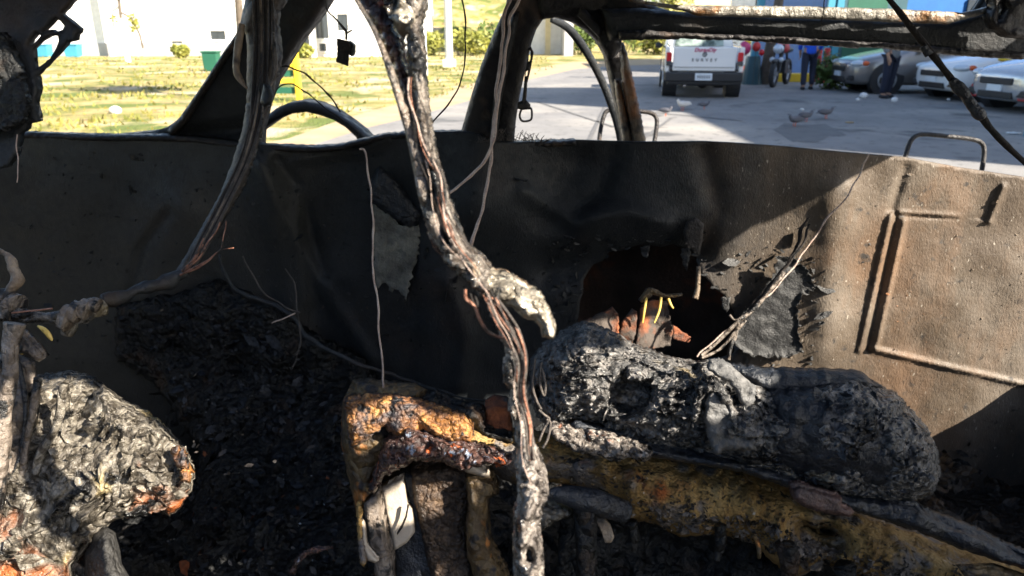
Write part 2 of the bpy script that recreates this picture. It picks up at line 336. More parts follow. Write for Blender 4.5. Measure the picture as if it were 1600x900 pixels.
M['bwire']=mat('black_cable',[(.3,(.008,.008,.008)),(.7,(.028,.021,.018))],scale=40,rough=.75,bump=1,bscale=220,bdist=.003,spec=.3)
M['ash']=mat('pale_ash_patch',[(.3,(.05,.05,.045)),(.5,(.13,.13,.115)),(.7,(.22,.22,.19))],scale=22,rough=.85,bump=.6,bscale=90)
M['leafd']=mat('dry_yellow_leaf',[(.3,(.5,.33,.06)),(.7,(.7,.5,.14))],scale=30,rough=.5,bump=.2)
# cab wall: sooty to the left with shade and haze painted in, heat browned bare steel to the right
def wallmat():
    m=bpy.data.materials.new('burnt_cab_wall'); m.use_nodes=True; N=m.node_tree.nodes; L=m.node_tree.links; b=N['Principled BSDF']
    tc=N.new('ShaderNodeTexCoord')
    def noi(s,d=8,st=None,r=.62,off=0):
        n=N.new('ShaderNodeTexNoise'); n.inputs['Scale'].default_value=s; n.inputs['Detail'].default_value=d; n.inputs['Roughness'].default_value=r
        mp=N.new('ShaderNodeMapping'); mp.inputs['Scale'].default_value=st or (1,1,1); mp.inputs['Location'].default_value=(off,off,off)
        L.new(tc.outputs['Object'],mp.inputs[0]); L.new(mp.outputs[0],n.inputs['Vector']); return n.outputs[0]
    def ramp(x,stops):
        cr=N.new('ShaderNodeValToRGB'); e=cr.color_ramp.elements
        while len(e)<len(stops): e.new(.5)
        for i,(p,c) in enumerate(stops): e[i].position=p; e[i].color=(*c,1)
        L.new(x,cr.inputs[0]); return cr.outputs[0]
    def mix(f,a,c):
        mx=N.new('ShaderNodeMix'); mx.data_type='RGBA'; L.new(f,mx.inputs[0]); L.new(a,mx.inputs[6])
        if isinstance(c,tuple): mx.inputs[7].default_value=(*c,1)
        else: L.new(c,mx.inputs[7])
        return mx.outputs[2]
    def mr(x,a,b2):
        n=N.new('ShaderNodeMapRange'); n.inputs[1].default_value=a; n.inputs[2].default_value=b2; L.new(x,n.inputs[0]); return n.outputs[0]
    soot=ramp(noi(4),[(.3,(.010,.012,.015)),(.6,(.018,.021,.024)),(.8,(.035,.034,.033))])
    soot=mix(mr(noi(2.2,off=4),.52,.72),soot,(.035,.024,.018))
    brown=ramp(noi(3.5,off=2),[(.3,(.06,.043,.03)),(.48,(.10,.078,.058)),(.65,(.155,.13,.105)),(.8,(.19,.17,.145))])
    brown=mix(mr(noi(4,off=9,st=(1,1,.4)),.56,.74),brown,(.17,.105,.065))
    brown=mix(mr(noi(3,off=14,st=(1.6,1,.5)),.52,.64),brown,(.055,.048,.042))
    brown=mix(mr(noi(38,5,off=5),.60,.70),brown,(.045,.04,.036))
    brown=mix(mr(noi(230,3,st=(1,1,.3),off=3),.66,.74),brown,(.42,.38,.32))
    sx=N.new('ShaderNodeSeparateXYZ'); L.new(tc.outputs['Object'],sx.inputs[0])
    mn=N.new('ShaderNodeMapRange'); mn.inputs[1].default_value=-.15; mn.inputs[2].default_value=-.9; mn.inputs[4].default_value=.6; L.new(sx.outputs[0],mn.inputs[0]); soot=mix(mn.outputs[0],soot,(.055,.054,.047))  # grey glare haze put into the soot colour towards the left
    md=N.new('ShaderNodeMath'); md.operation='MULTIPLY_ADD'; md.inputs[1].default_value=.5; L.new(noi(2.5,off=7),md.inputs[0]); L.new(sx.outputs[0],md.inputs[2])
    f=mr(md.outputs[0],.59,.70)  # soot edge set near the shadow's edge, darkening the shaded part
    b.inputs['Specular IOR Level'].default_value=.3
    L.new(mix(f,soot,brown),b.inputs['Base Color'])
    rg=N.new('ShaderNodeMapRange'); rg.inputs[1].default_value=.35; rg.inputs[2].default_value=.65; rg.inputs[3].default_value=.38; rg.inputs[4].default_value=.7
    L.new(noi(60,4),rg.inputs[0]); L.new(rg.outputs[0],b.inputs['Roughness'])
    b1=N.new('ShaderNodeBump'); b1.inputs['Strength'].default_value=.7; b1.inputs['Distance'].default_value=.0026; L.new(noi(330,4,st=(1,1,.4)),b1.inputs['Height'])
    b2=N.new('ShaderNodeBump'); b2.inputs['Strength'].default_value=.5; b2.inputs['Distance'].default_value=.02; b2.inputs['Distance'].default_value=.005; L.new(noi(26,6),b2.inputs['Height']); L.new(b1.outputs[0],b2.inputs['Normal'])
    L.new(b2.outputs[0],b.inputs['Normal']); return m
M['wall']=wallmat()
M['orangecrust']=mat('orange_scorched_crust',[(.28,(.03,.018,.014)),(.42,(.16,.07,.03)),(.55,(.36,.16,.045)),(.68,(.5,.27,.09)),(.8,(.55,.45,.34))],scale=48,rough=(.3,.65),bump=1,bscale=260,bdist=.004,vor=130,vd=.007,dist=.8,spots=[((.07,.065,.07),14,.52,.62),((.012,.012,.014),40,.58,.64)])
M['flake']=mat('flat_black_char_skin',[(.3,(.012,.012,.013)),(.55,(.03,.031,.032)),(.75,(.07,.07,.068))],scale=50,rough=(.35,.65),bump=1,bscale=260,bdist=.0025)
M['hmelt']=mat('brown_grey_melted_sleeve',[(.3,(.02,.017,.015)),(.45,(.085,.07,.058)),(.58,(.19,.165,.14)),(.74,(.38,.35,.31))],scale=46,rough=(.12,.4),bump=1,bscale=240,bdist=.004,vor=100,vd=.008,dist=1,spots=[((.01,.01,.01),34,.56,.61),((.34,.13,.05),18,.62,.7)])
# ================= the burnt truck =================
truck=tag(empty('burnt_truck',(0,1.5,0)),'burnt-out truck cab with sooty ribbed rear wall and bare bent roof rail','truck')
# --- rear wall with its torn opening and pressed ribs
SILL=[(-260,200),(0,206),(60,208),(150,211),(240,211),(300,214),(400,226),(470,229),(505,229),(535,226),(562,218),(600,210),(650,206),(690,206),(720,205),(750,209),(765,219),(800,223),(860,221),(900,219),(1000,222),(1100,221),(1160,224),(1230,229),(1300,236),(1415,246),(1500,262),(1600,277),(1700,298),(1900,345)]
RIBS=[([(1343,548),(1392,335)],4,.008),([(1355,548),(1401,335),(1460,339),(1545,343)],3.5,-.006),([(1368,545),(1412,345)],4,.008),([(1362,545),(1480,573),(1610,603),(1750,640)],4.5,.008),([(1546,345),(1568,292)],5,.008),([(1392,330),(1415,262)],7,-.006),([(1406,333),(1470,337),(1545,345)],4,.006)]
FOLDS=[([(400,240),(440,330),(520,470),(580,560)],12,.012),([(430,250),(470,300),(505,430)],10,-.011),([(605,216),(560,238),(470,248),(420,246)],9,.009),([(400,232),(425,252),(455,246)],7,-.01),([(262,335),(222,390),(204,460),(210,520)],9,-.012),([(640,360),(650,480),(640,600)],14,-.012),([(470,300),(460,380),(480,470)],10,.01),([(820,300),(900,345),(980,330),(1040,350)],14,.012),([(960,240),(935,300),(900,330)],18,-.012),([(1100,240),(1120,330),(1085,400)],18,-.012),([(700,440),(730,520),(720,600)],16,.014),([(760,215),(700,420),(690,640)],70,.05),([(520,250),(470,430),(500,620)],60,-.035),([(860,420),(980,390),(1090,400)],30,-.03),([(1310,300),(1290,540)],34,.022),([(1230,330),(1170,400)],45,-.006),([(760,330),(1000,360)],60,.03),([(280,330),(230,520)],60,.03),([(405,260),(450,420),(470,560)],26,.03),([(1050,300),(1240,260)],70,.01),([(900,260),(860,340)],40,-.025)]
def sd(x,y,poly):
    m=1e9
    for (ax,ay),(bx,by) in zip(poly[:-1],poly[1:]):
        ux,uy=bx-ax,by-ay; t=((x-ax)*ux+(y-ay)*uy)/(ux*ux+uy*uy); t=0 if t<0 else 1 if t>1 else t
        m=min(m,math.hypot(x-ax-t*ux,y-ay-t*uy))
    return m
def wdisp(px,py,p):
    o=.012*fr(p,3.5,3)+.0012*fr(p,22,2)
    for seg,w_,a in FOLDS:
        d=sd(px,py,seg); o-=a*math.exp(-(d/w_)**2)
    if px>1280:
        for seg,w_,a in RIBS:
            d=sd(px,py,seg); o-=a*math.exp(-(d/w_)**2)
    return o
HOLE=[(900,520),(903,470),(918,425),(950,395),(1000,385),(1050,382),(1075,388),(1091,402),(1093,412),(1108,440),(1150,488),(1152,520),(1150,556),(1100,570),(1000,560),(900,540)]
wallpoly=SILL+[(1900,1150),(-260,1150)]
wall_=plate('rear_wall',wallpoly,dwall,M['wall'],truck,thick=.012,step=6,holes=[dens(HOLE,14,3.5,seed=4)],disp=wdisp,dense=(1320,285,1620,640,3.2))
plate('rolled_sill',SILL[:20]+[(a,b+9) for a,b in SILL[:20]][::-1],lambda x,y:dwall(x,y,1.5)-.012,M['frame'],truck,thick=.03,step=4,jag=.8,edge=.01,edge_r=4)
# recess behind the opening, rusty towards its floor
plate('recess_panel',[(820,330),(1200,330),(1220,620),(820,640)],lambda x,y:dwall(x,y,1.68),mat('recess_metal',[(.3,(.018,.015,.014)),(.7,(.05,.032,.024))],scale=9,rough=.8,bump=1,bscale=120,bdist=.003,spec=.2,spots=[((.16,.05,.02),7,.6,.75)]),truck,step=16,disp=lambda x,y,p:.03*fr(p,5))
# hanging strip beside the opening
plate('torn_strip',[(1089,418),(1095,416),(1094,452),(1091,468),(1083,466),(1088,450)],lambda x,y:dwall(x,y,1.47),M['ochre'],truck,step=4,thick=.006)
plate('bent_tab',[(1075,345),(1088,340),(1100,350),(1098,375),(1092,400),(1072,385),(1068,360)],lambda x,y:dwall(x,y,1.47),M['frame'],truck,step=4,edge=.002,edge_r=3,amp=.006,thick=.003)
# charred flake peeling from the lit steel
plate('peeling_char_flake',[(1180,470),(1205,440),(1215,400),(1240,405),(1262,420),(1275,450),(1255,462),(1247,480),(1250,520),(1254,550),(1225,558),(1175,556),(1152,545),(1148,510),(1160,490)],lambda x,y:dwall(x,y,1.478),M['flake'],truck,step=3,jag=3.5,thick=.002,amp=.004,asc=30,edge=-.008,edge_r=9)
plate('charred_flap',[(578,283),(592,258),(612,275),(640,310),(660,335),(652,350),(640,358),(618,345),(590,325),(576,312)],lambda x,y:dwall(x,y,1.46),M['darkskin'],truck,step=6,jag=.6,thick=.004,edge=.02,edge_r=12)
plate('ash_patch',[(580,318),(600,330),(625,352),(655,352),(654,400),(640,440),(636,470),(622,452),(612,455),(600,440),(590,452),(582,430),(585,380)],lambda x,y:dwall(x,y,1.474),M['ash'],truck,step=4,jag=2.5,thick=.004,amp=.006,asc=20)
# --- broad slanting post on the left
plate('slanting_post',[(395,-60),(560,-60),(513,0),(499,22),(470,60),(448,95),(428,128),(414,165),(406,200),(404,228),(430,250),(420,330),(330,330),(200,262),(150,215),(200,210),(238,206),(262,198),(281,185),(312,142),(350,83),(372,52)],lambda x,y:dwall(x,y,1.525),M['soot'],truck,thick=.05,step=6,edge=.02,edge_r=14,disp=lambda x,y,p:.008*fr(p,7)+(.03*math.exp(-((y-210+(x-300)*.1)/14)**2)))
plate('post_flange',[(258,206),(281,183),(312,139),(350,80),(374,45),(378,52),(352,92),(318,146),(290,190),(268,212)],lambda x,y:dwall(x,y,1.50),M['frame'],truck,thick=.03,step=4,edge=.01,edge_r=4)
# --- near left post with the pierced mirror bracket
A=[(66,50),(87,29),(94,33),(100,40),(98,46),(86,50),(80,46)]; B=[(45,69),(48,62),(58,51),(64,56),(56,65),(47,72)]; C=[(51,76),(62,65),(80,55),(90,56),(92,63),(88,75),(78,91),(66,101),(55,109),(52,95)]
plate('near_post',[(-160,-60),(150,-60),(115,0),(96,21),(112,34),(124,44),(124,50),(119,54),(118,63),(105,66),(86,88),(70,104),(57,118),(61,138),(57,150),(55,165),(60,180),(60,190),(44,194),(41,203),(32,208),(26,240),(12,262),(-30,270),(-160,280)],1.15,M['soot'],truck,thick=.012,step=5,holes=[A,B,C],jag=.7,edge=.006,edge_r=4,amp=.003,asc=14)
plate('post_crust',[(-80,60),(5,50),(30,95),(38,130),(45,165),(38,190),(10,205),(-80,210)],1.12,M['debris'],truck,thick=.01,step=3.5,jag=2,edge=.006,edge_r=8,amp=.003,asc=60)
# --- roof corner, rear roof rail, folded door frame
plate('rear_post',[(800,-60),(900,-60),(900,10),(875,22),(848,31),(838,46),(831,66),(822,105),(812,150),(806,190),(803,226),(790,236),(716,214),(721,203),(736,150),(752,100),(772,50),(790,10)],lambda x,y:dwall(x,y,1.47),M['frame'],truck,thick=.05,step=5,edge=.02,edge_r=10,amp=.008,asc=12)
plate('post_channel',[(800,20),(812,18),(800,80),(785,150),(777,215),(765,215),(772,140),(785,75)],lambda x,y:dwall(x,y,1.445),M['soot'],truck,thick=.03,step=4,edge=.015,edge_r=5)
for n_,(a,b) in enumerate([((829,72),0),((0,0),0)][:1]):
    plate('hinge_strip',[(824,76),(830,73),(834,82),(833,88),(829,110),(824,130),(823,150),(820,166),(815,164),(818,140),(820,115),(825,92)],lambda x,y:dwall(x,y,1.44),M['frame'],truck,thick=.008,step=2.5,edge=.003,edge_r=3,holes=[[(826,80),(829,79),(829,92),(826,98)],[(822,112),(825,110),(824,118),(821,120)]])
tube('door_latch',[(816,168,1.5),(823,167,1.5),(830,170,1.5),(831,182,1.5),(828,188,1.5),(816,189,1.5),(812,180,1.5),(816,168,1.5)],1.7,M['frame'],truck,k=4)
plate('latch_plate',[(809,160),(822,156),(829,164),(828,171),(816,172),(808,170)],lambda x,y:dwall(x,y,1.44),M['frame'],truck,thick=.012,step=3,edge=.004,edge_r=3)
plate('roof_corner',[(838,-60),(1010,-60),(1000,0),(1030,12),(1065,22),(1080,30),(1075,50),(1060,62),(966,62),(972,75),(962,88),(952,96),(945,82),(934,64),(915,46),(895,34),(870,27),(848,30),(842,20)],lambda x,y:dwall(x,y,1.46),M['frame'],truck,thick=.06,step=5,edge=.015,edge_r=8,amp=.014,asc=14)
plate('roof_bracket',[(907,12),(914,14),(944,44),(938,60),(932,54),(903,24)],lambda x,y:dwall(x,y,1.43),M['frame'],truck,thick=.015,step=4,edge=.005,edge_r=4)
tube('roof_gusset',[(944,44,1.42),(956,52,1.42),(965,64,1.42),(968,80,1.43)],[4,6,6,3],M['frame'],truck,seg=10)
plate('roof_rail',[(940,14),(1000,12),(1060,18),(1090,20),(1277,27),(1480,34),(1540,18),(1560,-10),(1700,-20),(1700,100),(1600,92),(1530,88),(1450,82),(1400,77),(1300,71),(1200,65),(1120,61),(1060,60),(1000,62),(955,64)],lambda x,y:dwall(x,y,1.4),M['soot'],truck,thick=.05,step=6,edge=.02,edge_r=10,disp=lambda x,y,p:0)
plate('rail_flange',[(975,-12),(1010,2),(1060,8),(1277,10),(1400,14),(1508,20),(1548,10),(1556,16),(1516,28),(1480,38),(1400,35),(1277,30),(1180,27),(1091,25),(1070,17),(1030,10),(985,2)],lambda x,y:dwall(x,y,1.36),M['galv'],truck,thick=.012,step=4,jag=.5,edge=.004,edge_r=3,amp=.004,asc=20)
tube('rail_crease',[(1040,33,1.38),(1200,38,1.36),(1400,50,1.33),(1620,62,1.3)],[2.4,3,3,4],M['frame'],truck,seg=6)
plate('rail_lower_lip',[(968,49),(1010,47),(1060,51),(1200,56),(1300,62),(1400,68),(1500,76),(1600,82),(1600,93),(1530,89),(1460,84),(1440,79),(1400,78),(1380,73),(1340,75),(1300,72),(1250,70),(1200,66),(1150,62),(1120,63),(1070,60),(1020,60),(1000,63),(968,62)],lambda x,y:dwall(x,y,1.375),M['frame2'] if 'frame2' in M else M['frame'],truck,thick=.02,step=4,jag=1,edge=.006,edge_r=4,amp=.006,asc=20)
plate('rail_end_plate',[(1548,-20),(1610,-20),(1610,62),(1575,58),(1552,42),(1545,25),(1553,12)],lambda x,y:dwall(x,y,1.33),M['frame'],truck,thick=.02,step=4,jag=.6,edge=.01,edge_r=8,amp=.012,asc=20,holes=[[(1560,8),(1570,2),(1574,14),(1568,30),(1560,34)]])
plate('folded_door_frame',[(945,84),(958,70),(970,64),(980,90),(990,140),(1000,190),(1010,224),(975,226),(970,200),(962,160),(953,120)],lambda x,y:dwall(x,y,1.62),M['frame'],truck,thick=.04,step=4,edge=.02,edge_r=6,amp=.01,asc=20)
plate('door_frame_edge',[(968,66),(975,66),(983,95),(993,140),(1002,180),(1010,224),(992,224),(984,190),(979,160),(973,130),(972,100)],lambda x,y:dwall(x,y,1.55),M['ochre'],truck,thick=.02,step=3,jag=.8,edge=.01,edge_r=5,amp=.006,asc=20)
plate('door_frame_inner_edge',[(962,125),(967,126),(976,160),(984,195),(988,224),(975,224),(970,190),(964,150)],lambda x,y:dwall(x,y,1.56),M['ochre'],truck,thick=.02,step=3,jag=.5,edge=.01,edge_r=4)
tube('door_seal_channel',[(862,30,1.62),(885,42,1.66),(905,64,1.7),(925,96,1.74),(942,130,1.78),(955,162,1.8),(966,195,1.82),(972,224,1.84)],[5,6,6.5,6,6,6.5,7,7],M['soot'],truck,seg=10,flat_=.6)
# --- arched strip beyond the left window, grab loops on the load bed
plate('arched_guard',[(404,196),(415,182),(432,169),(450,161),(475,157),(500,163),(525,175),(550,192),(568,206),(580,219),(562,224),(556,214),(540,199),(520,187),(500,180),(478,175),(455,178),(432,188),(412,202),(404,208)],lambda x,y:dwall(x,y,1.8),M['soot'],truck,thick=.06,step=4,edge=.01,edge_r=6)
def loop(pts,r,m):
    tube('grab_loop',pts,r,m,truck,seg=12,k=5)
loop([(935,232,1.85),(938,205,1.85),(944,180,1.85),(952,172,1.85),(970,171,1.85),(1000,174,1.85),(1018,177,1.85),(1026,186,1.85),(1025,205,1.85),(1020,235,1.85)],3.4,M['frame'])
loop([(1411,262,1.7),(1416,240,1.7),(1424,219,1.7),(1440,210,1.7),(1480,213,1.7),(1515,217,1.7),(1533,223,1.7),(1538,238,1.7),(1533,272,1.7)],3.6,M['frame'])
# --- load bed, tailgate, wheels and floor of the truck (below the sight line)
b=MB(); b.box((0,2.75,.5),(1.75,2.1,.06)); b.build('bed_floor',M['frame'],truck).location=(0,-1.5,0)
for s in(-1,1):
    b=MB(); b.box((s*.9,2.75,.6),(.05,2.1,.36)); b.build('bed_side',M['soot'],truck).location=(0,-1.5,0)
    for y in (2.9,-.9):
        b=MB(); b.torus((s*.85,y,.34),.26,.09); b.cyl((s*.85-.07,y,.34),(s*.85+.07,y,.34),.2); q=b.build('wheel',M['frame'],truck,smooth=False); q.location=(0,-1.5,0)
b=MB(); b.box((0,3.82,.6),(1.75,.05,.36)); b.build('tailgate',M['soot'],truck).location=(0,-1.5,0)
b=MB(); b.box((1.25,1.72,1.09),(.5,.06,.03),rz=-.08); b.build('bed_rail_cap',M['carwhite'],truck,bevel=.008).location=(0,-1.5,0)
# --- cab floor
def floorz(x,y): return .52+.02*fr(Vector((x,y,0)),3)
nx,ny=60,60; v=[];f=[]
for j in range(ny+1):
    for i in range(nx+1):
        x=-1.25+2.7*i/nx; y=-.5+2.15*j/ny; v.append((x,y,floorz(x,y)-.03))
for j in range(ny):
    for i in range(nx): a=j*(nx+1)+i; f.append((a,a+1,a+nx+2,a+nx+1))
k=len(v); v+=[(x,y,z-.03) for x,y,z in v]; f+=[tuple(reversed([q+k for q in ff])) for ff in f]
ob('cab_floor',v,f,M['debris'],truck)

scatter('soot_flakes',wall_,[(10,230),(380,240),(560,240),(860,240),(860,520),(560,600),(20,560)],500,(.0015,.006),M['soot'],truck,6,chunk=.2,kind='stuff')
scatter('ash_specks',wall_,[(1100,415),(1415,255),(1600,285),(1600,600),(1450,640),(1200,560)],260,(.0008,.0025),M['ochre'],truck,7,chunk=.6,kind='stuff')
scatter('ash_specks',wall_,[(380,250),(640,230),(700,600),(450,560)],220,(.001,.003),M['frame'],truck,8,chunk=.4,kind='stuff')

r=random.Random(31)
for i,(x,y,l) in enumerate([(1071,394,30),(1134,470,20),(1008,391,12)]):
    plate('soot_shred',[(x-7,y-5),(x+8,y-6),(x+6,y+l*.5),(x+2,y+l),(x-3,y+l*.7),(x-6,y+l*.3)],lambda a_,b_:dwall(a_,b_,1.49),M['flake'],truck,step=3,jag=1.5,thick=.002,amp=.010,asc=25,seed=i)
scatter('peeling_scraps',wall_,[(1120,400),(1250,350),(1300,430),(1270,580),(1150,560),(1120,480)],150,(.002,.008),M['flake'],truck,9,chunk=.05,kind='stuff')
scatter('peeling_scraps',wall_,[(860,370),(1100,360),(1130,480),(860,560),(840,450)],160,(.002,.008),M['flake'],truck,10,chunk=.05,kind='stuff')
# --- corroded cross beam at the front of the cab, with end piece, skins and struts
def beamd(x,y):
    return 1.0-.0+.00003*(x-540)
def bdisp(x,y,p): return .006*fr(p,25)+.003*fr(p,70)
BEAM=[(598,626),(640,630),(680,642),(720,655),(760,668),(800,684),(850,690),(880,698),(950,706),(1010,716),(1090,730),(1160,742),(1240,776),(1320,805),(1400,835),(1500,868),(1600,897),(1700,930),(1700,1010),(1500,990),(1420,930),(1340,905),(1290,880),(1240,905),(1200,872),(1180,850),(1150,840),(1110,835),(1060,840),(1030,820),(985,812),(960,790),(930,768),(890,757),(850,752),(820,766),(790,750),(760,735),(720,718),(690,716),(650,722),(620,712),(600,735)]
beam_=plate('cross_beam',BEAM,1.0,M['yellowrust'],truck,thick=.03,step=4.5,jag=1.6,edge=.09,edge_r=45,disp=lambda x,y,p:bdisp(x,y,p)-.006*max(0,math.sin(x*.135+.4*math.sin(y*.1)))*(x>900),holes=[[(1253,824),(1262,823),(1274,828),(1276,838),(1262,836)],[(1282,826),(1296,828),(1312,842),(1313,850),(1296,850),(1281,842)]],sm=0)
plate('beam_inside',[(600,650),(900,712),(1200,765),(1650,925),(1650,1000),(1300,900),(900,750),(600,720)],1.09,M['debris'],truck,step=14,thick=.01)
plate('beam_underside',[(880,745),(1000,800),(1200,850),(1320,885),(1420,920),(1650,1000),(1650,1100),(860,1100)],1.1,M['debris'],truck,step=8,thick=.02,disp=lambda x,y,p:.05*fr(p,9)+.012*fr(p,40))
plate('beam_end',[(534,640),(537,623),(560,620),(600,624),(640,628),(660,640),(652,700),(625,705),(604,722),(594,745),(590,770),(578,790),(565,795),(556,800),(548,765),(540,725),(532,690)],.985,M['olive'],truck,thick=.06,step=4,jag=1.2,edge=.06,edge_r=26,amp=.008,asc=30)
plate('end_crust',[(536,625),(580,619),(650,627),(690,640),(725,652),(740,668),(738,690),(700,690),(660,672),(625,690),(600,668),(570,690),(548,700),(540,660)],.955,M['orangecrust'],truck,thick=.012,step=3,jag=1.8,edge=.02,edge_r=14,amp=.010,asc=38)
plate('charred_underside',[(600,690),(640,665),(700,690),(740,700),(780,712),(800,722),(790,730),(755,728),(722,735),(690,722),(650,720),(620,735),(600,745),(585,770),(575,770)],.95,M['redchar'],truck,thick=.02,step=3.5,jag=2.5,edge=.02,edge_r=10,amp=.012,asc=45)
plate('drip_edge',[(556,790),(563,792),(566,830),(570,862),(573,880),(569,886),(563,882),(559,840)],.97,M['yellowrust'],truck,thick=.012,step=2.5,jag=1.2,edge=.006,edge_r=4,amp=.004,asc=60)
plate('pale_drip',[(564,815),(570,822),(574,855),(585,868),(592,876),(586,880),(574,876),(566,855)],.975,M['beige'],truck,thick=.008,step=3,edge=.006,edge_r=4)
plate('grey_strut',[(568,785),(590,770),(596,800),(606,850),(614,892),(616,960),(590,960),(584,880),(576,860),(570,820)],.99,M['sleeve'],truck,thick=.03,step=4,edge=.012,edge_r=8,amp=.004,asc=30)
plate('console_panel',[(592,760),(600,750),(634,735),(680,735),(690,800),(700,900),(705,960),(625,960),(612,860),(600,800)],1.04,M['darkskin'],truck,thick=.02,step=8,edge=.01,edge_r=8)
plate('beige_trim',[(596,763),(612,755),(630,747),(632,765),(636,790),(643,800),(648,832),(636,848),(620,858),(615,861),(610,835),(602,800)],1.02,M['beige'],truck,thick=.014,step=4,edge=.006,edge_r=4)
plate('trim_crack_wire',[(636,790),(639,791),(636,808),(629,825),(621,836),(620,834),(627,822),(633,808)],1.005,M['bwire'],truck,thick=.004,step=2.5)
plate('crusted_panel',[(642,735),(700,728),(760,742),(770,760),(735,775),(728,820),(738,880),(745,960),(690,960),(668,880),(655,820),(646,780)],1.02,M['brown'],truck,thick=.03,step=4,edge=.02,edge_r=12,amp=.006,asc=50)
plate('olive_bracket',[(728,750),(745,746),(772,755),(780,772),(762,778),(765,830),(768,860),(790,900),(810,960),(745,960),(738,890),(730,870),(728,820),(732,790)],.985,M['olive'],truck,thick=.03,step=4,jag=1,edge=.02,edge_r=12,amp=.01,asc=28)
plate('pale_pipe_stub',[(712,722),(735,716),(758,735),(765,744),(755,746),(728,738)],.99,M['beige'],truck,thick=.02,step=4,edge=.01,edge_r=8)
tube('dark_pipe',[(852,775,.93),(872,772,.94),(920,782,.95),(978,800,.97)],[4,12,20,17],M['darkskin'],truck,seg=16)
plate('dark_column',[(896,780),(934,790),(932,850),(934,1000),(900,1000),(904,900)],.94,M['debris'],truck,thick=.03,step=6,edge=.012,edge_r=8,amp=.004,asc=20)
plate('crust_bracket',[(812,790),(850,788),(895,800),(893,808),(870,815),(850,828),(838,845),(812,850)],.95,M['melt'],truck,thick=.02,step=3.5,jag=1.5,edge=.01,edge_r=8,amp=.008,asc=35)
plate('torn_tab',[(928,812),(942,810),(955,825),(960,840),(955,848),(945,848),(940,832),(934,820)],.96,M['ochre'],truck,thick=.008,step=3,amp=.004,asc=30)
for i,(x0,y0,x1,y1,r,mm) in enumerate([(1125,820,1121,875,9,'debris'),(1178,835,1186,872,5,'olive'),(1230,850,1232,960,16,'debris'),(985,815,990,862,9,'debris'),(1320,885,1325,960,16,'debris')]):
    tube('hanging_drip',[(x0,y0,.98),((x0+x1)/2+3,(y0+y1)/2,.985),(x1,y1,.99)],[r,r*.9,r*.6],M[mm],truck,seg=10,amp=.5,asc=30,seed=i)
plate('dark_ledge',[(885,688),(940,700),(1010,714),(1090,726),(1160,738),(1230,762),(1320,795),(1420,825),(1500,858),(1600,890),(1700,925),(1700,905),(1600,872),(1540,842),(1480,820),(1420,790),(1330,775),(1230,742),(1150,722),(1060,708),(980,690),(900,672)],.93,M['darkskin'],truck,thick=.03,step=4.5,jag=1,edge=.02,edge_r=10,amp=.008,asc=28)
plate('pale_ledge_crust',[(856,668),(870,664),(900,676),(950,682),(1000,698),(1020,708),(1012,722),(985,716),(960,722),(940,712),(905,708),(880,695),(862,682)],.915,M['wmelt'],truck,thick=.014,step=3,jag=2.2,edge=.012,edge_r=7,amp=.012,asc=50)
plate('pink_trim',[(1237,762),(1250,759),(1316,778),(1314,790),(1335,800),(1328,808),(1290,803),(1255,792),(1240,780)],.9,mat('melted_pink_trim',[(.3,(.04,.026,.024)),(.6,(.09,.05,.043)),(.8,(.2,.12,.1))],scale=30,rough=.5,bump=1,bscale=160,bdist=.004),truck,thick=.014,step=4,edge=.012,edge_r=8,amp=.004,asc=30)
plate('pale_end_strip',[(1500,890),(1560,888),(1610,905),(1610,920),(1510,905)],.93,M['olive'],truck,thick=.01,step=5,edge=.006,edge_r=6)
plate('rust_block',[(757,640),(770,632),(792,634),(799,645),(797,660),(801,675),(790,682),(772,678),(757,668)],1.05,M['rust'],truck,thick=.03,step=3.5,edge=.01,edge_r=6,amp=.004,asc=40)
plate('charred_rag_edge',[(650,632),(668,624),(680,618),(700,628),(730,638),(755,642),(760,672),(800,684),(800,692),(760,684),(730,668),(690,648)],1.02,M['debris'],truck,thick=.02,step=4,jag=2,edge=.02,edge_r=10,amp=.016,asc=30)
# ================= seat roll =================
roll=tag(empty('charred_cushion',(.3,1.1,.9)),'charred bubbled foam cushion roll lying on the yellow corroded beam','seat cushion')
ROLL=[(828,560),(850,535),(885,512),(905,503),(925,503),(960,518),(1000,540),(1050,556),(1090,563),(1120,562),(1150,572),(1200,580),(1260,586),(1340,583),(1362,597),(1400,612),(1425,640),(1450,668),(1466,705),(1470,745),(1455,775),(1425,785),(1380,790),(1330,784),(1270,770),(1200,748),(1130,728),(1080,716),(1010,702),(950,692),(900,680),(860,672),(838,650),(826,610)]
def rdisp(x,y,p):
    a=.022*fr(p,14,5,3)
    pit=noise.noise(p*17+Vector((3,1,2)))
    pit=pit+.35*noise.noise(p*48)
    if pit>.24 and x<1160: a+=min(.05,(pit-.24)*.2)
    a+=.010*(((p.z*34+2.2*noise.noise(p*9))%1.0)-.5)*(1 if x<1180 else .7)
    return a-(.007*fr(p,55,2)+.006*abs(noise.noise(p*95)))*(1 if x<1180 else .5)
body_=plate('cushion_body',ROLL,lambda x,y:1.02-(x-1100)*.0001,M['char'],roll,thick=.05,step=3,jag=2,pillow=.115,edge_r=85,disp=rdisp)
plate('grey_flap',[(1108,562),(1125,560),(1145,572),(1165,592),(1182,606),(1180,625),(1172,640),(1163,645),(1152,615),(1140,598),(1120,588),(1106,578)],.895,M['greyflap'],roll,thick=.004,step=3,jag=1.4,edge=.006,edge_r=8,amp=.010,asc=26)
plate('grey_flap',[(1112,605),(1125,612),(1140,640),(1152,660),(1185,690),(1180,702),(1130,705),(1120,712),(1108,690),(1100,655),(1102,630)],.89,M['greyflap'],roll,thick=.004,step=3,jag=1.4,edge=.008,edge_r=8,amp=.012,asc=24)
